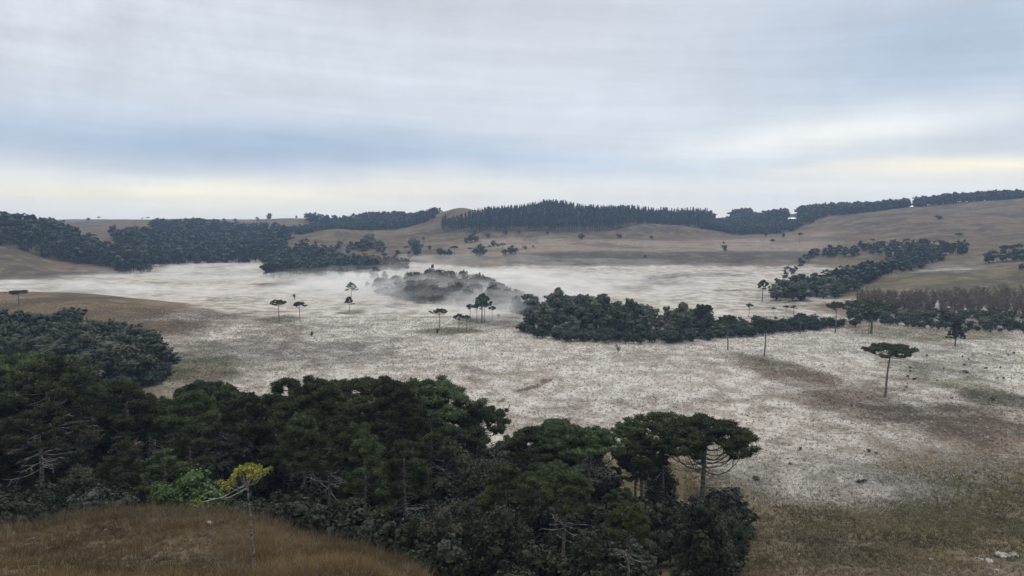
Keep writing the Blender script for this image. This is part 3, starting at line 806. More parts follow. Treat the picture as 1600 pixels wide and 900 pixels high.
# --- individually placed near trees: (column, row of the top, forward distance, lib var, width, label)
for (p, py, D, v, wd, lab) in [
    (1108, 652, 80, 4, 1.22, 'large flat-crowned araucaria at the right end of the near wood'),
    (1044, 648, 84, 1, 1.35, 'flat-topped araucaria just left of the large one ending the near wood'),
    (924, 668, 78, 1, 1.0, 'araucaria with a pale split trunk standing left of the pair ending the wood'),
    (843, 668, 82, 4, 1.05, 'araucaria with long pale upswept branches above the wood centre'),
    (12, 556, 84, 2, 1.3, 'tall araucaria with pale trunk and long bare branches at the left border'),
    (645, 600, 92, 2, 1.45, 'wide araucaria with crown overhanging the frosted meadow'),
    (560, 592, 96, 0, 1.2, 'light green topped araucaria high in the middle of the near wood'),
    (300, 598, 100, 1, 1.1, 'round crowned araucaria above the notch in the near wood'),
    (884, 738, 58, 3, .8, 'slender araucaria with small crown before the split-trunked one'),
    (868, 722, 64, 1, .75, 'narrow araucaria with pale trunk low in the right half of the wood'),
    (990, 786, 48, 3, .95, 'small araucaria with sparse crown and grey trunk in front of the wood'),
]:
    x = px_at(p, D); z = zat(x, D); h = zrow(py, D) - z
    wd = wd if p != 990 else .62
    plant('arau_near', x, D, h, 'araucaria_tree', lab, 'tree', var=v, wide=wd * (14 / max(h, 8)) ** .35)

# yellowing sapling on the knoll
tx, ty, tz = at(397, 889)
h_y = zrow(728, ty) - tz
ylib = []
g_ = np.random.default_rng(55)
T_, B_, C_ = Geo(), Geo(), Geo()
T_.tube(np.array([[.05, 0, -.3], [.0, 0, .7], [-.05, 0, 1.5], [-.06, 0, 2.4], [-.12, 0, 3.2], [-.13, 0, 4.0]]), np.array([.07, .058, .052, .05, .038, .028]), 8)
ytips = [(-1.75, -.1, 3.15, .12), (-1.0, .1, 3.62, 0), (-.55, .2, 4.15, 0), (-.25, -.2, 4.4, 0), (.1, .1, 4.45, 0), (.35, -.1, 4.3, 0), (.5, .15, 4.15, 0), (-.7, -.25, 3.9, 0), (.15, -.3, 4.15, 0), (-.1, .35, 4.3, 0), (-.4, 0, 4.3, 0), (-2.25, -.05, 2.95, 0)]
for i, (ex, ey, ez, dz) in enumerate(ytips):
    s0 = np.array([-.13, 0, 3.55 + .02 * i]); e = np.array([ex, ey, ez]); m1 = s0 * .5 + e * .5; m1[2] -= .18
    B_.tube(np.array([s0, s0 * .7 + m1 * .3, m1, e]), np.array([.03, .027, .022, .012]), 5, 1)
    for q in range(5):
        c0 = e + g_.normal(0, .13, 3) * np.array([1.2, 1.2, .6]); nn = 34
        if i == 0: continue
        if i == 11: c0 = e + g_.normal(0, .07, 3)
        d = g_.normal(size=(nn, 3)); d[:, 2] += .5; d /= np.linalg.norm(d, axis=1)[:, None]
        tn = np.cross(d, g_.normal(size=(nn, 3))); tn /= np.linalg.norm(tn, axis=1)[:, None]; tn *= .018
        A = c0 + d * .03; Bq = c0 + d * g_.uniform(.10, .17, (nn, 1))
        C_.quads(np.stack([A - tn, A + tn, Bq + tn, Bq - tn], 1))
ylib = [(4.5, [('trunk', T_.mesh('trunk', [M_LICHEN])), ('branches', B_.mesh('branches', [M_GREY, M_GREY])), ('crown', C_.mesh('crown', [M_YELLOW]))])]
plant(ylib, tx, ty, h_y, 'young_araucaria', 'small yellowing araucaria with thin trunk alone on the brown knoll', 'tree', var=0, rot=0)

# two bright green bushes at the foot of the wood
blib = [(4.0, lib_parts('broadleaf', 950 + i, H=4, Rc=2.1, n=5200, leaf=.15, nlobe=9, base=.03, needle=M_LEAFB)) for i in range(2)]
for i, (p, py, D, wd, lab) in enumerate([(228, 755, 52, .85, 'mid green rounded bush, lower of the pair behind the brown knoll'), (284, 735, 54, 1.0, 'bright green rounded bush, taller of the pair behind the brown knoll')]):
    x = px_at(p, D); z = zat(x, D); plant(blib, x, D, zrow(py, D) - z, 'green_bush', lab, 'bush', var=i, wide=wd)

# ================================================================== B. lower left wood
LEFTREST = []
BX = [-150, 0, 60, 100, 130, 160, 185, 215, 240, 262]; BY = [470, 478, 482, 474, 474, 486, 498, 502, 512, 548]
for (x, D, p) in scatter([(-60, 150, 235), (0, 150, 236), (120, 156, 236), (200, 162, 222), (228, 168, 202), (246, 174, 188)], 7.4, 33, .8):
    z = zat(x, D)
    hmax = zrow(np.interp(p, BX, BY), D) - z
    h = min(hmax, random.uniform(8, 11))
    if hmax < 3: continue
    if D > 214: LEFTREST.append((x, D, h)); continue
    lb = 'dark round-crowned tree ' + ('at the near edge' if D < 172 else 'inside' if D < 200 else 'on the far edge') + ' of the left wood, ' + ('by the border' if p < 60 else 'in its middle' if p < 165 else 'at its meadow end')
    plant('leaf_dark', x, D, h, 'broadleaf_tree', lb, 'tree', lb.replace('tree', 'trees'), wide=random.uniform(1.15, 1.45))

# ================================================================== C. thicket across the meadow, D. thicket in the mist
CX = [815, 850, 870, 900, 935, 960, 985, 1005, 1030, 1060, 1100, 1140, 1180, 1230, 1290]
CY = [500, 462, 452, 460, 462, 468, 468, 475, 482, 474, 478, 490, 490, 492, 498]
for (x, D, p) in scatter([(820, 262, 300), (845, 250, 318), (900, 243, 322), (1000, 238, 300), (1060, 240, 285), (1120, 246, 272), (1200, 256, 276), (1292, 268, 280)], 7.2, 41, .7):
    z = zat(x, D); hmax = zrow(np.interp(p, CX, CY), D) - z
    h = min(hmax * random.uniform(.8, 1), random.choice([6.5, 8, 9.5, 11, 13]))
    if D < np.interp(p, [820, 1000, 1292], [262, 246, 270]): h *= .6
    if p > 1130: h = min(h, random.uniform(3.5, 6.5))
    if p > 1020 and random.random() < .3: continue
    grey = random.random() < .25
    lb = 'rounded dark tree ' + ('fronting' if D < 262 else 'behind in') + ' the thicket crossing the meadow, ' + ('at its misty left end' if p < 900 else 'in its tall left part' if p < 1020 else 'in its middle part' if p < 1130 else 'in its low right part')
    if grey: lb = lb.replace('rounded dark', 'rounded grey')
    plant('leaf_mid_grey' if grey else 'leaf_mid', x, D, h, 'broadleaf_tree', lb, 'tree', lb.replace('tree', 'trees'), wide=random.uniform(1.0, 1.3) * (9 / max(h, 4)) ** .3)
MISTREST = []
DX = [585, 600, 640, 680, 720, 750, 790, 832]; DY = [432, 434, 424, 418, 421, 424, 446, 458]
for (x, D, p) in scatter([(588, 385, 420), (620, 365, 440), (660, 345, 450), (740, 335, 440), (790, 325, 390), (834, 300, 335)], 6.4, 51, .7):
    z = zat(x, D); hmax = zrow(np.interp(p, DX, DY), D) - z
    if hmax < 3: continue
    if fbm(np.array(x), np.array(D), 26, 2, 61) < -.12: continue
    MISTREST.append((x, D, min(hmax, random.choice([3.5, 5, 7, 9, 11])))); continue
    plant('leaf_mid', x, D, min(hmax, random.uniform(6.5, 10.5)), 'broadleaf_tree', 'dim rounded tree standing in the mist of the valley', 'tree', 'trees of the misty thicket', wide=random.uniform(1.3, 1.6))

# ================================================================== lone araucarias of the meadow
def lone(px, ytop, ybase, v, wd, lab, lib='arau_mid', name='araucaria_tree', cat='tree', group=None):
    x, y, z = at(px, ybase); h = zrow(ytop, y) - z
    return plant(lib, x, y, h, name, lab, cat, group, var=v, wide=wd, z=z)


for (px_c, yt_c, yb_c, v_c, w_c, side) in [(872, 451, 505, 0, 1.0, 'the mistiest, at its left end'), (912, 459, 512, 3, 1.0, 'third from its left end'), (940, 460, 514, 1, 1.1, 'highest in its left half'), (984, 466, 514, 3, .95, 'a single round dome before the low stretch'),
                                         (1013, 476, 514, 0, .9, 'right of the single dome'), (1068, 473, 522, 1, .95, 'the taller of two in its middle'), (1093, 475, 522, 3, .9, 'the right of two in its middle')]:
    lone(px_c, yt_c, yb_c, v_c, w_c, 'tall domed tree of the meadow thicket, ' + side, 'leaf_mid', 'broadleaf_tree')
for (px_c, yt_c, yb_c, v_c, side) in [(533, 418, 433, 0, 'first of three at the edge of the dark valley wood'), (560, 414, 433, 3, 'second of three at the edge of the dark valley wood'), (586, 417, 438, 4, 'third of three, before the misty thicket'),
                                      (676, 413, 428, 3, 'standing above the back of the misty thicket'), (601, 424, 441, 1, 'at the left tip of the misty thicket')]:
    lone(px_c, yt_c, yb_c, v_c, .95, 'round misty tree ' + side, 'leaf_mid', 'broadleaf_tree')
# own meshes for the most visible ones
EX = {
    'umbrella': [(12.0, lib_parts('araucaria', 231, H=12, Rc=5.6, nb=34, detail=2, dome=.05, lowest=.80, dead=3))],
    'cone': [(11.0, lib_parts('araucaria', 232, H=11, Rc=2.6, nb=44, detail=1, lowest=.30, dead=0, young=True))],
    'ball': [(11.0, lib_parts('araucaria', 234, H=11, Rc=3.4, nb=34, detail=1, dome=.42, lowest=.5, dead=0))],
}
lone(1383, 539, 620, 0, 1.02, 'umbrella-shaped araucaria alone on the frosted meadow right of the wood', EX['umbrella'])
lone(1492, 497, 541, 0, 1.15, 'cone-shaped young araucaria before the brown brush', EX['cone'])
lone(1194, 499, 557, 2, 1.0, 'tall flat-topped araucaria before the thicket with brown grass at its foot')
lone(1137, 492, 547, 0, .9, 'slender araucaria against the thicket, left of the taller one')
lone(1305, 471, 520, 0, .95, 'araucaria with layered crown left of the double one by the brush')
lone(1361, 468, 521, 2, 1.65, 'wide double-trunked araucaria in front of the brown brush')
lone(1357, 486, 522, 1, .8, 'small araucaria beside the wide double-trunked one')
lone(1191, 437, 471, 3, 1.05, 'open-crowned araucaria standing behind the thicket, right part of the meadow')
lone(1170, 474, 495, 0, .95, 'small flat araucaria on bare frost behind the thicket')
lone(1208, 480, 492, 0, .9, 'smallest araucaria in the row behind the thicket')
lone(1228, 477, 492, 2, .9, 'left of two touching small araucarias behind the thicket')
lone(1240, 477, 493, 1, 1.1, 'right of two touching small araucarias behind the thicket')
lone(1103, 476, 520, 0, .8, 'flat araucaria rising out of the thicket')
lone(1250, 489, 522, 2, .85, 'olive araucaria rising out of the right end of the thicket')
lone(436, 468, 503, 2, 1.0, 'left of the two araucarias alone on the left meadow')
lone(469, 471, 503, 0, .9, 'right of the two araucarias alone on the left meadow')
lone(549, 441, 474, 3, 1.0, 'araucaria behind the dark ball-crowned one, touched by mist')
lone(546, 463, 487, 0, .9, 'small dark araucaria with a ball crown on the meadow', EX['ball'])
lone(460, 459, 468, 0, .5, 'tiny round bush alone on the frost above the pair of araucarias', 'shrub', 'round_bush', 'bush')
lone(687, 482, 516, 2, 1.05, 'leftmost flat araucaria of the clump in the middle of the meadow')
lone(717, 490, 518, 1, 1.05, 'lower round araucaria in the front of the middle clump')
lone(729, 492, 517, 0, .7, 'thin araucaria at the right of the front of the middle clump')
for i, (p, yt, yb, v, wd) in enumerate([(735, 475, 503, 0, .8), (745, 473, 504, 1, .8), (753, 458, 505, 3, 1.05), (757, 470, 504, 0, .9), (769, 478, 502, 2, .7)]):
    lone(p, yt, yb, v, wd, ['first small araucaria at the left back of the middle clump', 'second araucaria from the left at the back of the middle clump', 'tallest araucaria of the middle clump, domed crown',
                            'araucaria hidden half behind the tallest of the middle clump', 'thin araucaria at the right back of the middle clump'][i])
lone(683, 513, 521, 0, .8, 'dark bush under the leftmost araucaria of the middle clump', 'shrub', 'round_bush', 'bush')
lone(779, 490, 496, 1, .9, 'low bush at the right of the middle clump', 'shrub', 'round_bush', 'bush')
lone(966, 535, 551, 1, .9, 'brown grey shrub alone before the thicket', 'bare', 'bare_shrub', 'shrub')
lone(487, 518, 526, 2, .8, 'small dark bush alone on the left meadow', 'shrub', 'round_bush', 'bush')
lone(30, 454, 479, 2, 1.3, 'flat wide araucaria above the wood at the left border', EX['umbrella'])
lone(574, 440, 458, 1, .7, 'faint araucaria in the mist right of the ball-crowned one')
lone(584, 443, 459, 0, .6, 'faint thin araucaria in the mist beside the misty thicket')

# bushes and tufts on the right hand meadow
for (x, D, p) in scatter([(1180, 84, 128), (1300, 95, 130), (1600, 96, 118)], 6.5, 61, 1.0):
    if random.random() < .3:
        plant('shrub', x, D, random.uniform(.35, .8), 'low_shrub', 'low olive shrub where the frost ends near the wood', 'shrub', 'low shrubs at the edge of the frost', wide=1.2)
for (x, D, p) in scatter([(1400, 165, 215), (1600, 150, 220)], 6.5, 62, 1.0):
    if random.random() < .4:
        plant('shrub', x, D, random.uniform(.4, .9), 'low_shrub', 'low green shrub in the tussocks right of the umbrella araucaria', 'shrub', 'low shrubs right of the umbrella araucaria', wide=1.3)

# ================================================================== E. right hand woods
WX = 'dark tree in the diagonal wood on the right side of the valley'
def wood(tab, sp, seed, hr, lib, name, label, cat, group, wide=(.95, 1.25), keep=1.0):
    n = 0
    for (x, D, p) in scatter(tab, sp, seed, .75):
        if random.random() > keep: continue
        l_ = lib if isinstance(lib, str) else random.choice(lib)
        plant(l_, x, D, random.uniform(*hr), name, label, cat, group, wide=random.uniform(*wide)); n += 1
    return n


wood([(1212, 350, 372), (1250, 352, 385), (1300, 360, 392), (1340, 378, 400)], 8.5, 71, (7, 10), 'leaf_mid', 'broadleaf_tree', WX, 'tree', 'trees of the diagonal wood', wide=(1.2, 1.5))
# green understory right of the diagonal wood, at the foot of the brush
wood([(1330, 305, 335), (1420, 285, 318), (1500, 270, 300), (1640, 262, 300)], 6.5, 72, (2.5, 4.5), 'shrub', 'round_bush', 'low green bush at the foot of the brown brush', 'bush', 'low bushes at the foot of the brown brush', wide=(1.3, 1.8))
wood([(1345, 318, 360), (1420, 305, 350), (1500, 296, 350), (1640, 290, 345)], 5.2, 73, (5.5, 8), 'bare', 'bare_shrub', 'leafless reddish brown shrub in the brush band on the right', 'shrub', 'leafless shrubs of the brown brush')
for (px, yt, yb, v, wd, lab) in [(1572, 383, 408, 2, 1.3, 'dark umbrella araucaria at the right border on the brown slope'), (1552, 391, 410, 1, 1.2, 'smaller dark araucaria left of the one at the right border'), (1590, 381, 404, 0, 1.1, 'dark araucaria touching the right border on the slope'),
                                 (1540, 396, 411, 0, 1.1, 'lowest of the dark araucarias near the right border'),
                                 (1497, 364, 379, 2, 1.1, 'flat araucaria at the right end of the long tree band on the slope'), (1249, 363, 380, 0, .7, 'thin umbrella araucaria alone left of the long tree band'),
                                 (1460, 398, 410, 1, .8, 'small bush on the slope below the long tree band')]:
    lone(px, yt, yb, v, wd, lab)
for (px, yt, yb, v, wd, lab) in [(1545, 392, 411, 0, 1.1, 'round dark tree left of the umbrella araucarias at the right border'), (1566, 389, 409, 3, 1.2, 'round dark tree below the umbrella araucaria at the right border'), (1583, 387, 408, 1, 1.2, 'round dark tree second from the right border on the slope'),
                                 (1597, 388, 407, 2, 1.1, 'round dark tree cut by the right border on the slope'), (1596, 411, 421, 0, 1.2, 'low dark bush at the right border below the araucarias')]:
    lone(px, yt, yb, v, wd, lab, 'leaf_mid', 'broadleaf_tree')
# trees scattered on the far side of the valley
sc = [(500, 402, 12), (520, 395, 10), (545, 397, 12), (570, 392, 18), (580, 388, 24), (590, 394, 14), (600, 402, 12), (620, 400, 10), (635, 396, 12), (648, 392, 20), (640, 404, 12), (652, 400, 16), (662, 380, 10), (672, 391, 8), (688, 399, 12), (694, 401, 10),
      (710, 400, 16), (702, 401, 12), (735, 397, 10), (750, 401, 20), (745, 400, 14), (765, 393, 10), (771, 385, 10), (778, 391, 10), (785, 392, 12), (790, 399, 10), (800, 397, 14), (806, 395, 8), (736, 378, 12), (742, 378, 16), (762, 372, 8), (728, 380, 9), (790, 368, 8), (812, 364, 8),
      (820, 389, 5), (833, 387, 4), (909, 374, 10), (967, 372, 7), (855, 366, 5), (1018, 373, 5), (1131, 381, 4), (1133, 392, 10), (1207, 378, 5), (1197, 369, 9), (1206, 369, 8), (1219, 370, 9), (1223, 371, 7), (1266, 344, 6), (1466, 343, 7), (1371, 394, 6), (1008, 403, 5),
      (526, 330, 0)]
for i, (px, yb, hp) in enumerate(sc):
    if hp < 1: continue
    x, y, z = at(px, yb); h = hp / F * y
    l_, nm, ct, lb = random.choice([('arau_mid', 'araucaria_tree', 'tree', 'small araucaria'), ('leaf_mid', 'broadleaf_tree', 'tree', 'small round tree')])
    if h < 6.2: l_, nm, ct, lb = 'shrub', 'round_bush', 'bush', 'small dark bush'
    lbl = lb + (' scattered below the cone-shaped hill' if px < 830 else ' dotted on the far brown slopes right of the cone-shaped hill')
    plant(l_, x, y, h, nm, lbl, ct, lbl.replace('small', 'small far'), z=z, wide=1.25)

# ================================================================== far woods as single masses
def merge_trees(name, pts, protos, label, seed, mats):
    """one mesh: a far wood that reads as one mass"""
    g = np.random.default_rng(seed); V = []; Fq = []; MI = []; n = 0
    for (x, y, h) in pts:
        H0, v, f, mi = protos[g.integers(len(protos))]
        s_ = h / H0; a = g.uniform(0, 6.28); c_, sn = math.cos(a) * s_, math.sin(a) * s_
        wd = g.uniform(.9, 1.3)
        q = np.column_stack([(v[:, 0] * c_ - v[:, 1] * sn) * wd + x, (v[:, 0] * sn + v[:, 1] * c_) * wd + y, v[:, 2] * s_ + zat(x, y) - .1])
        V.append(q); Fq.append(f + n); MI.append(mi); n += len(v)
    me = mesh_from(name, np.concatenate(V), [np.concatenate(Fq)], mats, np.concatenate(MI))
    return tag(obj(name, me), label, 'wood', kind='stuff')


def proto(H, parts, mi):
    V = []; Fq = []; M_ = []; n = 0
    for g_p, m_ in zip(parts, mi):
        v = np.concatenate(g_p.v); f = np.concatenate(g_p.f); V.append(v); Fq.append(f + n); n += len(v); M_.append(np.full(len(f), m_))
    return (H, np.concatenate(V), np.concatenate(Fq), np.concatenate(M_))


P_LEAF = [proto(9, broadleaf(1000 + i, H=9, Rc=rc, n=300, leaf=1.15, core=.75, nlobe=6, base=.0), (1, 0)) for i, rc in enumerate([4.4, 5.0, 3.8, 4.2])]
P_PINE = [proto(20, pine(1100 + i, H=20, Rc=rc, n=170, leaf=1.3, bare=ba), (1, 0)) for i, (rc, ba) in enumerate([(2.8, .3), (3.2, .2), (2.6, .4)])]
P_ARAU = [proto(12, [g0 for g0 in (lambda q: (q[0], q[2]))(araucaria(1200 + i, H=12, Rc=rc, nb=12, detail=0, dome=dm, lowest=.7, dead=0))], (1, 0)) for i, (rc, dm) in enumerate([(4.4, .12), (3.8, .25)])]


SHEDGAP = [(1124, 9, 341), (1236, 8, 341.5), (1421, 5, 324.5)]
P_MID = [proto(9, broadleaf(1400 + i, H=9, Rc=rc, n=1300, leaf=.6, core=.72, nlobe=12, base=.0), (1, 0)) for i, rc in enumerate([4.4, 5.0, 3.8])]
P_UNDER = [proto(3, broadleaf(1300 + i, H=3, Rc=rc, n=1900, leaf=.165, nlobe=8, base=.0), (1, 0)) for i, rc in enumerate([1.9, 2.4, 1.6])]


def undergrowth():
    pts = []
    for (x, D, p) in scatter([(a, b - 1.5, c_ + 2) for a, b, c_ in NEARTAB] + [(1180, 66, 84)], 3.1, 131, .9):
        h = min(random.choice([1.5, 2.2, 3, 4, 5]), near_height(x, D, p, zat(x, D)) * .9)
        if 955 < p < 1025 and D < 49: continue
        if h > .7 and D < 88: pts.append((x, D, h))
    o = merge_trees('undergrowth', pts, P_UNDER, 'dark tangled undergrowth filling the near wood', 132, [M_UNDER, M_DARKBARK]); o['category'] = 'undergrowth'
    # low edge of the two meadow thickets and of the left wood
    pts = []
    for (x, D, p) in scatter([(-140, 148, 156), (0, 148, 156), (120, 154, 160), (200, 160, 166), (228, 165, 172), (250, 172, 182)], 3, 133, .8): pts.append((x, D, random.uniform(2, 4.5)))
    for (x, D, p) in scatter([(815, 258, 268), (845, 245, 256), (900, 238, 248), (1000, 234, 243), (1060, 236, 245), (1120, 242, 250), (1200, 253, 260), (1300, 265, 272)], 3.2, 134, .8): pts.append((x, D, random.uniform(1.6, 4.2)))
    for (x, D, p) in scatter([(1040, 246, 262), (1120, 250, 266), (1200, 258, 272), (1300, 268, 278), (1345, 270, 276)], 3.4, 139, .9): pts.append((x, D, random.uniform(2.2, 5.0)))
    for (x, D, p) in scatter([(1325, 290, 300), (1420, 272, 284), (1500, 258, 270), (1640, 252, 264)], 3.6, 140, .9): pts.append((x, D, random.uniform(1.4, 3.4)))
    for (x, D, p) in scatter([(588, 380, 392), (620, 360, 372), (660, 341, 352), (740, 330, 342), (790, 318, 330), (834, 292, 302)], 3.6, 135, .8): pts.append((x, D, random.uniform(2, 5)))
    o = merge_trees('undergrowth', pts, P_UNDER, 'low scrub along the feet of the thickets and the left wood', 136, [M_FARL, M_DARKBARK]); o['category'] = 'undergrowth'


def _rest():
    merge_trees('misty_thicket', MISTREST, P_MID, 'thicket of rounded trees dimmed by mist in the middle of the valley', 138, [M_LEAF, M_DARKBARK])
    merge_trees('distant_wood', LEFTREST, P_MID, 'back part of the dark wood at the left border', 137, [M_FARL, M_DARKBARK])


def far_wood(name, tab, sp, hr, label, seed, protos=None, mat=None, cap=None, bark_=None):
    pts = []
    for (x, D, p) in scatter(tab, sp, seed, .8):
        h = random.uniform(*hr)
        for (pc, rc_, yc) in SHEDGAP:
            if abs(p - pc) < rc_ and D > 800: h = min(h, zrow(yc, D) - zat(x, D))
        if h < 1.5: continue
        if cap is not None:
            h = min(h, zrow(np.interp(p, cap[0], cap[1]), D) - zat(x, D) + random.uniform(-5, 2.2))
            if h < 3: continue
        pts.append((x, D, h))
    print(name, label[:30], len(pts))
    return merge_trees(name, pts, protos or (P_LEAF + P_LEAF + P_ARAU), label, seed, [mat or M_FARL, bark_ or M_DARKBARK])


undergrowth()
_rest()
far_wood('distant_wood', [(-150, 540, 680), (0, 545, 660), (50, 550, 660), (100, 560, 660), (150, 552, 650), (175, 520, 640), (205, 505, 640)], 7.6, (8, 15), 'dark wood covering the hill at the left border', 91,
         cap=([-150, 0, 40, 75, 110, 140, 200, 260], [322, 331, 336, 338, 350, 366, 390, 400]))
far_wood('distant_wood', [(180, 500, 760), (215, 505, 780), (232, 520, 790), (240, 560, 800), (300, 615, 1000), (400, 630, 900), (425, 640, 880), (455, 780, 860)], 9.0, (8, 16), 'dark blue wood filling the far left slope above the valley floor', 92)
far_wood('distant_wood', [(412, 485, 650), (440, 478, 680), (480, 490, 690), (520, 505, 640), (560, 520, 600), (592, 530, 560)], 7.6, (8, 11), 'dark wood at the valley floor left of the misty thicket', 93)
far_wood('distant_thicket', [(545, 560, 620), (560, 545, 625), (600, 540, 615), (640, 560, 600)], 6.4, (5, 8), 'greyish purple leafless thicket left of the frosted flat', 94, protos=P_LEAF, mat=M_TWIG)
far_wood('distant_wood', [(430, 640, 760), (500, 660, 720), (600, 700, 740)], 15, (6, 10), 'open dark wood at the foot of the round brown mound', 95)
far_wood('distant_wood', [(395, 930, 1000), (460, 950, 1010), (520, 960, 1040), (560, 980, 1090), (680, 980, 1090)], 9, (9, 13), 'long dark wood behind the round brown mound', 96)
far_wood('distant_wood', [(480, 1150, 1200), (590, 1120, 1200), (640, 1080, 1240), (690, 1080, 1240)], 9, (9, 15), 'dark wood on the skyline left of the cone-shaped hill', 97)
far_wood('distant_wood', [(1095, 930, 1120), (1150, 880, 1150), (1230, 880, 1140), (1260, 930, 1100), (1290, 980, 1060), (1340, 960, 1020), (1450, 985, 1020)], 9, (9, 13), 'dark wood in the saddle between pine plantation and right hand ridge', 98)
far_wood('distant_wood', [(1235, 1050, 1090), (1300, 1040, 1090), (1400, 975, 1020), (1500, 965, 1010), (1600, 960, 1000), (1750, 950, 990)], 7.5, (11, 15), 'dark tree belt along the top of the right hand ridge', 99, protos=P_LEAF)
far_wood('distant_wood', [(1200, 400, 400.1), (1270, 600, 630), (1380, 590, 640), (1385, 560, 620), (1440, 530, 600), (1510, 520, 560)], 7.5, (5, 8.5), 'long narrow tree band across the brown right hand slope', 100)
far_wood('distant_wood', [(1340, 440, 480), (1390, 455, 520), (1440, 480, 540), (1470, 500, 530)], 7.5, (5, 8), 'dark tree strip joining the diagonal wood to the slope band', 101)
far_wood('distant_wood', [(1138, 1250, 1300), (1180, 1250, 1300)], 8, (14, 20), 'rounded tree clump alone on the skyline between the ridges', 102, cap=([1138, 1145, 1158, 1168, 1180], [333, 325, 322, 323, 333]))
far_wood('distant_wood', [(1212, 372, 376), (1250, 385, 410), (1300, 392, 440), (1340, 400, 460), (1400, 440, 470)], 7.6, (8, 11), 'back part of the diagonal wood on the right side of the valley', 103)
far_wood('distant_wood', [(236, 960, 1080), (300, 960, 1120), (400, 960, 1080)], 10, (9, 18), 'dark wood rising to the skyline above the far left slope', 105, cap=([236, 250, 300, 340, 360, 400], [343, 343, 345, 343, 347, 351]))
# pine plantation on the central hill
n = 0
PT = [(690, 885, 900), (720, 868, 930), (760, 850, 960), (850, 858, 960), (960, 878, 960), (1040, 940, 985), (1100, 950, 1000)]
for (x, D, p) in scatter([(a, b, b + 12) for a, b, c_ in PT], 4.2, 111, .5):
    plant('pine', x, D, random.uniform(13, 22), 'pine_tree', *(lambda q: ('tall pine in the front plantation rows ' + q, 'tree', 'plantation pines ' + q))('at its left end by the bare slope' if p < 760 else 'below the highest crowns' if p < 880 else 'in its middle stretch' if p < 1000 else 'at its right end'), wide=random.uniform(1, 1.4)); n += 1
print('pines', n)
far_wood('pine_plantation', [(a + 8, b + 12, 1085) for a, b, c_ in PT] + [(1128, 960, 1085)], 7.5, (15, 20), 'dense dark pine plantation behind its front rows on the central hill', 112, protos=P_PINE, mat=M_PINE, bark_=M_GREY,
         cap=([690, 745, 770, 820, 850, 880, 910, 950, 980, 1000, 1050, 1100, 1115, 1130], [345, 327, 324, 320, 312, 314, 321, 322, 318, 324, 326, 325, 326, 336]))
# skyline trees on the far left ridge
for (px, yt, yb, lab, l_) in [(158, 338, 346, 'small umbrella tree on the far left skyline', 'arau_mid'), (141, 340, 346, 'tiny pointed tree left of the umbrella tree on the skyline', 'leaf_mid'), (225, 340, 346, 'flat tree at the left of a pair on the far left skyline', 'arau_mid'),
                              (234, 339, 346, 'flat tree at the right of a pair on the far left skyline', 'arau_mid'), (352, 341, 348, 'tiny pointed tree on the skyline above the dark slope', 'leaf_mid'), (370, 341, 347, 'round tree on the skyline above the dark slope', 'leaf_mid'),
                              (423, 333, 343, 'broad dark tree standing highest on the left skyline', 'leaf_mid'), (404, 339, 344, 'small tree left of the broad one on the skyline', 'leaf_mid'), (465, 338, 343, 'bushy tree on the pale field skyline', 'leaf_mid'),
                              (478, 338, 343, 'middle tree of three on the pale field skyline', 'leaf_mid'), (491, 337, 343, 'right tree of three on the pale field skyline', 'leaf_mid'), (510, 340, 344, 'low tree where the pale field meets the wood', 'leaf_mid'), (538, 336, 344, 'pointed tree above the skyline wood', 'leaf_mid')]:
    D = 1240.0; x = px_at(px, D); h = max(zrow(yt, D) - zat(x, D), 5)
    plant(l_, x, D, h, 'skyline_tree', lab, 'tree', wide=1.3)


# ================================================================== grass
def tuft_mesh(name, pts, size, blades, mat_attr, width, lean=.35, seed=1, mats=None, frostf=None):
    """many grass tufts as one mesh of blades"""
    g = np.random.default_rng(seed)
    n = len(pts); k = blades
    P = np.repeat(pts, k, 0); sz = np.repeat(size, k)
    a = g.uniform(0, 2 * math.pi, n * k); d = np.column_stack([np.cos(a), np.sin(a), np.zeros(n * k)])
    r0 = g.uniform(0, .35, n * k) * sz
    ln = g.uniform(.1, 1, n * k) * lean * sz * 2
    hgt = sz * g.uniform(.55, 1.1, n * k)
    base = P + d * r0[:, None]
    tip = base + d * ln[:, None]; tip[:, 2] += hgt
    b = g.uniform(0, 2 * math.pi, n * k); s_ = np.column_stack([np.cos(b), np.sin(b), np.zeros(n * k)]) * (np.repeat(width, k) if np.ndim(width) else width) * 1.0
    if np.ndim(width): pass
    base[:, 2] -= .05
    me = mesh_from(name, np.stack([base - s_, base + s_, tip + s_ * .25, tip - s_ * .25], 1).reshape(-1, 3), [np.arange(n * k * 4).reshape(-1, 4)], mats)
    if mat_attr is not None:
        c_ = np.repeat(np.repeat(mat_attr, k, 0), 4, 0)
        at_ = me.attributes.new('cover', 'FLOAT_COLOR', 'POINT'); at_.data.foreach_set('color', np.concatenate([c_, np.ones((len(c_), 1))], 1).astype(np.float32).ravel())
    return me


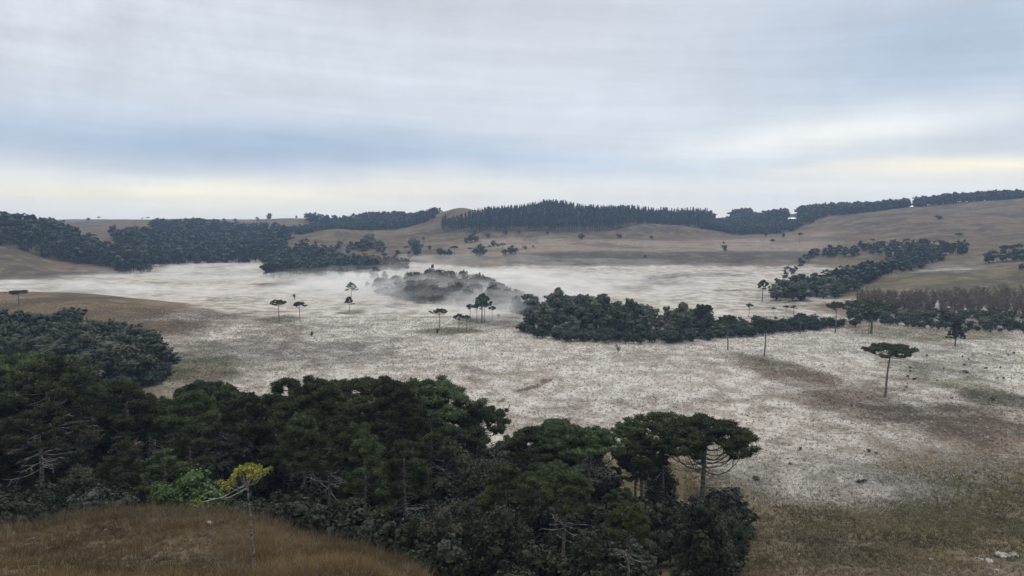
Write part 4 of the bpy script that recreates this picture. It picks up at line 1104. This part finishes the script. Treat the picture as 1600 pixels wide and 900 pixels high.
def grass_mat():
    m_, t = new_mat('grass_blades')
    a = t.n('ShaderNodeAttribute'); a.attribute_name = 'cover'
    geo = t.n('ShaderNodeNewGeometry')
    hsv = t.n('ShaderNodeHueSaturation'); t.l(a.outputs['Color'], hsv.inputs['Color'])
    t.l(t.m('ADD', .6, t.m('MULTIPLY', geo.outputs['Random Per Island'], .8)), hsv.inputs['Value'])
    b = t.n('ShaderNodeBsdfPrincipled'); t.l(hsv.outputs[0], b.inputs['Base Color']); b.inputs['Roughness'].default_value = .85; b.inputs['Specular IOR Level'].default_value = .1
    tr = t.n('ShaderNodeBsdfTranslucent'); t.l(hsv.outputs[0], tr.inputs[0])
    mx = t.n('ShaderNodeMixShader'); mx.inputs[0].default_value = .42
    t.l(b.outputs[0], mx.inputs[1]); t.l(tr.outputs[0], mx.inputs[2])
    o_ = t.n('ShaderNodeOutputMaterial'); t.l(mx.outputs[0], o_.inputs[0])
    return m_


M_GRASS = grass_mat()
g = np.random.default_rng(77)


def view_points(n, D0, D1, pxa, pxb, power=1.0):
    """random ground points inside the sector in front, even per square metre"""
    D = np.sqrt(g.uniform(D0 ** 2, D1 ** 2, n)); px = g.uniform(pxa, pxb, n)
    return (px - 800) / F * D, D, px


# knoll grass
x, y, px = view_points(34000, 18, 50, -260, 800)
dens = fbm(x, y, 2.2, 3, 31)
keep = g.random(len(x)) < .55 + .6 * dens
x, y = x[keep], y[keep]
z = ground(x, y); tone = fbm(x, y, 5, 3, 33)[:, None]; sp = g.random((len(x), 1))
colr = np.array((.128, .090, .049)) * (1 + .8 * tone) * (.75 + .5 * sp)
straw = (g.random(len(x)) < .10)[:, None]
colr = np.where(straw, np.array((.22, .185, .14)), colr)
sz = g.uniform(.11, .32, len(x)) * (1 + .9 * fbm(x, y, 1.6, 3, 35)) * np.where(g.random(len(x)) < .03, 1.9, 1)
me = tuft_mesh('knoll_grass', np.column_stack([x, y, z]), sz, 9, colr, .014, .5, 5, [M_GRASS])
tag(obj('knoll_grass', me), 'rusty brown dry grass covering the near knoll', 'grass', kind='stuff')
# taller dry stalks and weeds along the rim of the knoll
px_ = g.uniform(-40, 760, 1500); D_ = np.interp(px_, [-50, 0, 150, 400, 600, 700, 760], [45, 45, 45, 45, 42, 38, 36]) + g.normal(0, 2.2, 1500)
x = (px_ - 800) / F * D_; y = D_; keep = g.random(1500) < .5 + .9 * fbm(x, y, 3, 3, 38); x, y = x[keep], y[keep]
me = tuft_mesh('dry_weeds', np.column_stack([x, y, ground(x, y)]), g.uniform(.4, 1.0, len(x)), 7, np.array((.11, .09, .06)) * g.uniform(.4, 1.6, (len(x), 1)), .014, .45, 15, [M_GRASS])
tag(obj('dry_weeds', me), 'taller dry stalks and weeds along the rim of the knoll', 'weeds', kind='stuff')
# grass at the bottom right
x, y, px = view_points(56000, 62, 140, 1080, 1680)
keep = g.random(len(x)) < (.6 + .5 * fbm(x, y, 4, 3, 36)) * np.clip((142 - y) / 45, 0, 1)
x, y = x[keep], y[keep]; z = ground(x, y)
fr, cvr = build_cover(x, y)
colr = cvr * (1.2 + .7 * fbm(x, y, 5, 3, 37)[:, None]) * g.uniform(.7, 1.3, (len(x), 1))
fm = (g.random(len(x)) < fr * 1.05)[:, None]
colr = np.where(fm, np.array((.42, .40, .375)), colr)
me = tuft_mesh('slope_grass', np.column_stack([x, y, z]), g.uniform(.15, .38, len(x)), 6, colr, .028, .5, 6, [M_GRASS])
tag(obj('slope_grass', me), 'olive brown grass on the slope at the lower right', 'grass', kind='stuff')
# frosted tussocks of the meadow
x, y, px = view_points(82000, 84, 300, -50, 1680)
fr, cvr = build_cover(x, y)
z = ground(x, y)
rnd = g.random(len(x)); nn = fbm(x, y, 9, 3, 41)
keep = (g.random(len(x)) < (.75 + .5 * nn) * np.clip((y - 82) / 30, 0, 1)) & (z < 9) & ~((px < 700) & (y < 112)) & ~((px < 250) & (y < 240))
frosty = rnd < np.clip(fr * 1.0 - .05 - .3 * nn, 0, 1)
colr = np.where(frosty[:, None], np.array((.435, .414, .39)) * g.uniform(.85, 1.12, (len(x), 1)), np.minimum(cvr * g.uniform(1.5, 2.8, (len(x), 1)), .30))
size = g.uniform(.18, .42, len(x)) * (1 + (y - 100) / 800)
x, y, z, colr, size = x[keep], y[keep], z[keep], colr[keep], size[keep]
me = tuft_mesh('frosted_tussocks', np.column_stack([x, y, z]), size, 6, colr, .075, .6, 7, [M_GRASS])
tag(obj('frosted_tussocks', me), 'frost-covered grass tussocks all over the valley meadow', 'grass', kind='stuff')


# ================================================================== rocks
def rock_material():
    m_, t = new_mat('lichen_rock'); tcn = t.n('ShaderNodeTexCoord'); nz = t.noise(tcn.outputs['Object'], 3, 5, .65)
    b = t.n('ShaderNodeBsdfPrincipled'); t.l(t.mix(t.smooth(nz, .4, .6), (.10, .095, .085), (.34, .33, .31)), b.inputs['Base Color']); b.inputs['Roughness'].default_value = .9
    o_ = t.n('ShaderNodeOutputMaterial'); t.l(b.outputs[0], o_.inputs[0]); return m_


M_ROCK = rock_material()


def rock(px, py, s_, label, seed):
    import bmesh
    bm = bmesh.new(); bmesh.ops.create_icosphere(bm, subdivisions=3, radius=1)
    g2 = np.random.default_rng(seed); pl = g2.normal(size=(9, 3)); pl /= np.linalg.norm(pl, axis=1)[:, None]; of = g2.uniform(.55, .85, 9)
    for v in bm.verts:
        c_ = np.array(v.co)
        for n_, o_ in zip(pl, of):
            d = c_ @ n_
            if d > o_: c_ = c_ - n_ * (d - o_) * .9
        c_ = c_ * (1 + .06 * g2.normal())
        v.co = Vector((c_[0] * s_ * 1.4, c_[1] * s_, c_[2] * s_ * .6))
    me = bpy.data.meshes.new('rock'); bm.to_mesh(me); bm.free(); me.materials.append(M_ROCK)
    x, y, z = at(px, py); o = obj('rock', me, loc=(x, y, z + s_ * .1)); o.rotation_euler = (0, 0, seed)
    tag(o, label, 'rock')


for i, (px, py, s_, lab) in enumerate([(1566, 870, .62, 'largest pale rock in the cluster near the lower right corner'), (1545, 877, .4, 'low grey rock left of the largest one at lower right'), (1584, 868, .4, 'grey rock right of the largest one at lower right'), (1530, 874, .3, 'small rock at the left end of the lower right cluster'),
                                       (1557, 893, .3, 'rock below the cluster close to the bottom border'), (1456, 875, .28, 'small pale rock alone in the grass left of the cluster'), (1397, 851, .14, 'tiny white rock in the olive grass'),
                                       (1317, 861, .14, 'tiny white rock farther left in the olive grass'), (1249, 866, .15, 'tiny pale stone near the right end of the wood'), (328, 818, .24, 'grey rock on the crest of the brown knoll'), (345, 815, .2, 'grey rock beside the other one on the knoll crest'),
                                       (50, 842, .12, 'small white stone at the left of the brown knoll'), (165, 828, .10, 'small white stone in the middle of the brown knoll'), (318, 888, .10, 'small white stone low on the brown knoll')]):
    rock(px, py, s_, lab, i + 3)


# ================================================================== far sheds between the trees
def shed_mat(nm, c_):
    m_, t = new_mat(nm); tcn = t.n('ShaderNodeTexCoord'); nz = t.noise(tcn.outputs['Object'], .6, 3)
    b = t.n('ShaderNodeBsdfPrincipled'); t.l(t.mix(nz, tuple(v * .85 for v in c_), c_), b.inputs['Base Color']); b.inputs['Roughness'].default_value = .5
    o_ = t.n('ShaderNodeOutputMaterial'); t.l(b.outputs[0], o_.inputs[0]); return m_


M_ROOF = shed_mat('pale_roof', (.86, .88, .90)); M_WALL = shed_mat('shed_wall', (.7, .7, .7)); M_DOORS = shed_mat('shed_door', (.12, .12, .13))


def shed(px, py, D, L, Wd, h, label):
    ds = np.arange(860, 1200, 5.0); dz = [abs(zrow(py, d_) - 5 - zat(px_at(px, d_), d_)) for d_ in ds]; D = float(ds[int(np.argmin(dz))])
    x = px_at(px, D); z = zat(x, D); zt = z + 5
    print('shed', px, D, min(dz))
    e = bpy.data.objects.new('farm_shed', None); COL.objects.link(e); e.location = (x, D, z - .2)
    H_ = max(zt - z, 3)
    tag(e, label, 'shed')
    a, b_ = L / 2, Wd / 2
    def box(x0, x1, y0, y1, z0, z1):
        c8 = [(x0, y0, z0), (x1, y0, z0), (x1, y1, z0), (x0, y1, z0), (x0, y0, z1), (x1, y0, z1), (x1, y1, z1), (x0, y1, z1)]
        return np.array(c8), np.array([[0, 3, 2, 1], [4, 5, 6, 7], [0, 1, 5, 4], [1, 2, 6, 5], [2, 3, 7, 6], [3, 0, 4, 7]])
    v, f = box(-a, a, -b_, b_, 0, H_ - h); obj('wall', mesh_from('wall', v, [f], [M_WALL]), e)
    t_ = .15
    v = np.array([(-a - .4, -b_ - .5, H_ - h), (a + .4, -b_ - .5, H_ - h), (a + .4, 0, H_), (-a - .4, 0, H_), (a + .4, b_ + .5, H_ - h), (-a - .4, b_ + .5, H_ - h)])
    v = np.concatenate([v + [0, 0, .02], v + [0, 0, t_ + .02]])
    f = np.array([[0, 1, 2, 3], [3, 2, 4, 5], [7, 6, 9, 8], [8, 9, 11, 10], [0, 6, 7, 1], [5, 4, 10, 11], [1, 7, 8, 2], [2, 8, 10, 4], [0, 3, 9, 6], [3, 5, 11, 9]])
    obj('roof', mesh_from('roof', v, [f], [M_ROOF]), e)
    v, f = box(-1.5, 1.5, -b_ - .08, -b_ - .01, 0, min(3, H_ - h - .3)); obj('door', mesh_from('door', v, [f], [M_DOORS]), e)


# (sheds are placed where the photograph shows bright roofs between dark trees)
shed(1123, 339, 925, 16, 9, 2.6, 'low pale-roofed shed at the right end of the pine plantation')
shed(1236, 340, 905, 14, 8, 2.6, 'pale-roofed shed among dark trees left of the right hand ridge')
shed(1421, 322, 905, 8, 7, 2.6, 'small white shed below the tree belt of the right hand ridge')

# ================================================================== mist and haze
def volume_mat(name, density, color, aniso=.2, wisp=None):
    m_, t = new_mat(name); v = t.n('ShaderNodeVolumePrincipled')
    v.inputs['Density'].default_value = density; v.inputs['Color'].default_value = (*color, 1); v.inputs['Anisotropy'].default_value = aniso
    if wisp:
        tcn = t.n('ShaderNodeTexCoord'); mp = t.n('ShaderNodeMapping'); mp.inputs['Scale'].default_value = (.045, .06, .16); mp.inputs['Location'].default_value = (wisp * 3.1, wisp, 0)
        t.l(tcn.outputs['Object'], mp.inputs[0])
        sp_ = t.n('ShaderNodeSeparateXYZ'); t.l(tcn.outputs['Object'], sp_.inputs[0])
        nz = t.noise(mp.outputs[0], 1.0, 3, .6)
        t.l(t.m('MULTIPLY', t.smooth(nz, .36, .68), density), v.inputs['Density'])
    o_ = t.n('ShaderNodeOutputMaterial'); t.l(v.outputs[0], o_.inputs['Volume']); return m_


hz = 2700
v = np.array([(-hz, -hz, -6), (hz, -hz, -6), (hz, hz, -6), (-hz, hz, -6), (-hz, -hz, 110), (hz, -hz, 110), (hz, hz, 110), (-hz, hz, 110)])
f = np.array([[0, 3, 2, 1], [4, 5, 6, 7], [0, 1, 5, 4], [1, 2, 6, 5], [2, 3, 7, 6], [3, 0, 4, 7]])
tag(obj('haze', mesh_from('haze', v, [f], [volume_mat('haze', .00018, (.46, .66, 1.0))])), 'thin blue morning haze filling the valley', 'haze', kind='stuff')


def mist(px, py, rx, ry, rz, dens, label, seed, z0=.3, tilt=0):
    """a low bank of fog: flat, uneven lens"""
    import bmesh
    x, y, z = at(px, py)
    bm = bmesh.new(); bmesh.ops.create_icosphere(bm, subdivisions=4, radius=1)
    for vv in bm.verts:
        c_ = np.array(vv.co); k_ = 1 + .28 * float(vnoise(c_[0] * 2 + seed, c_[1] * 2 + c_[2], .9, seed))
        vv.co = Vector((c_[0] * rx * k_, c_[1] * ry * k_, c_[2] * rz * (1 + .35 * float(vnoise(c_[0] * 3, c_[1] * 3, .8, seed + 1)))))
    me = bpy.data.meshes.new('mist'); bm.to_mesh(me); bm.free(); me.materials.append(volume_mat('mist', dens, (.97, .97, .97), wisp=seed))
    o = obj('mist_bank', me, loc=(x, y, z + z0)); o.rotation_euler = (0, 0, tilt)
    tag(o, label, 'mist', kind='stuff')


mist(795, 480, 40, 44, 9, .042, 'white mist rising in the gap between the two thickets', 1)
mist(865, 466, 44, 34, 10, .020, 'thin mist drifting over the left end of the middle thicket', 2)
mist(800, 436, 95, 50, 5.0, .028, 'broad mist bank on the frosted flat behind the misty thicket', 3)
mist(700, 468, 70, 50, 11, .022, 'mist hanging among the trees of the misty thicket', 4)
mist(610, 450, 62, 44, 9, .024, 'mist veiling the trees right of the dark valley wood', 5)
mist(500, 437, 85, 28, 4.5, .028, 'thin low mist before the dark valley wood', 6)
mist(740, 407, 90, 40, 6.0, .010, 'faint mist below the scattered trees', 7)
mist(230, 457, 120, 30, 3.0, .034, 'long low mist layer behind the brown rise on the left', 8)
mist(90, 446, 60, 20, 3.0, .040, 'short mist streak at the foot of the left hill', 9)
mist(960, 414, 120, 30, 5.0, .010, 'faint mist at the foot of the long grey bank', 10)
mist(470, 428, 190, 75, 6.5, .011, 'wide thin veil of mist over the left part of the valley floor', 11)
mist(760, 452, 130, 60, 9.0, .012, 'wide thin veil of mist over the centre of the valley floor', 12)
print(COUNT, 'objects', len(S.objects))
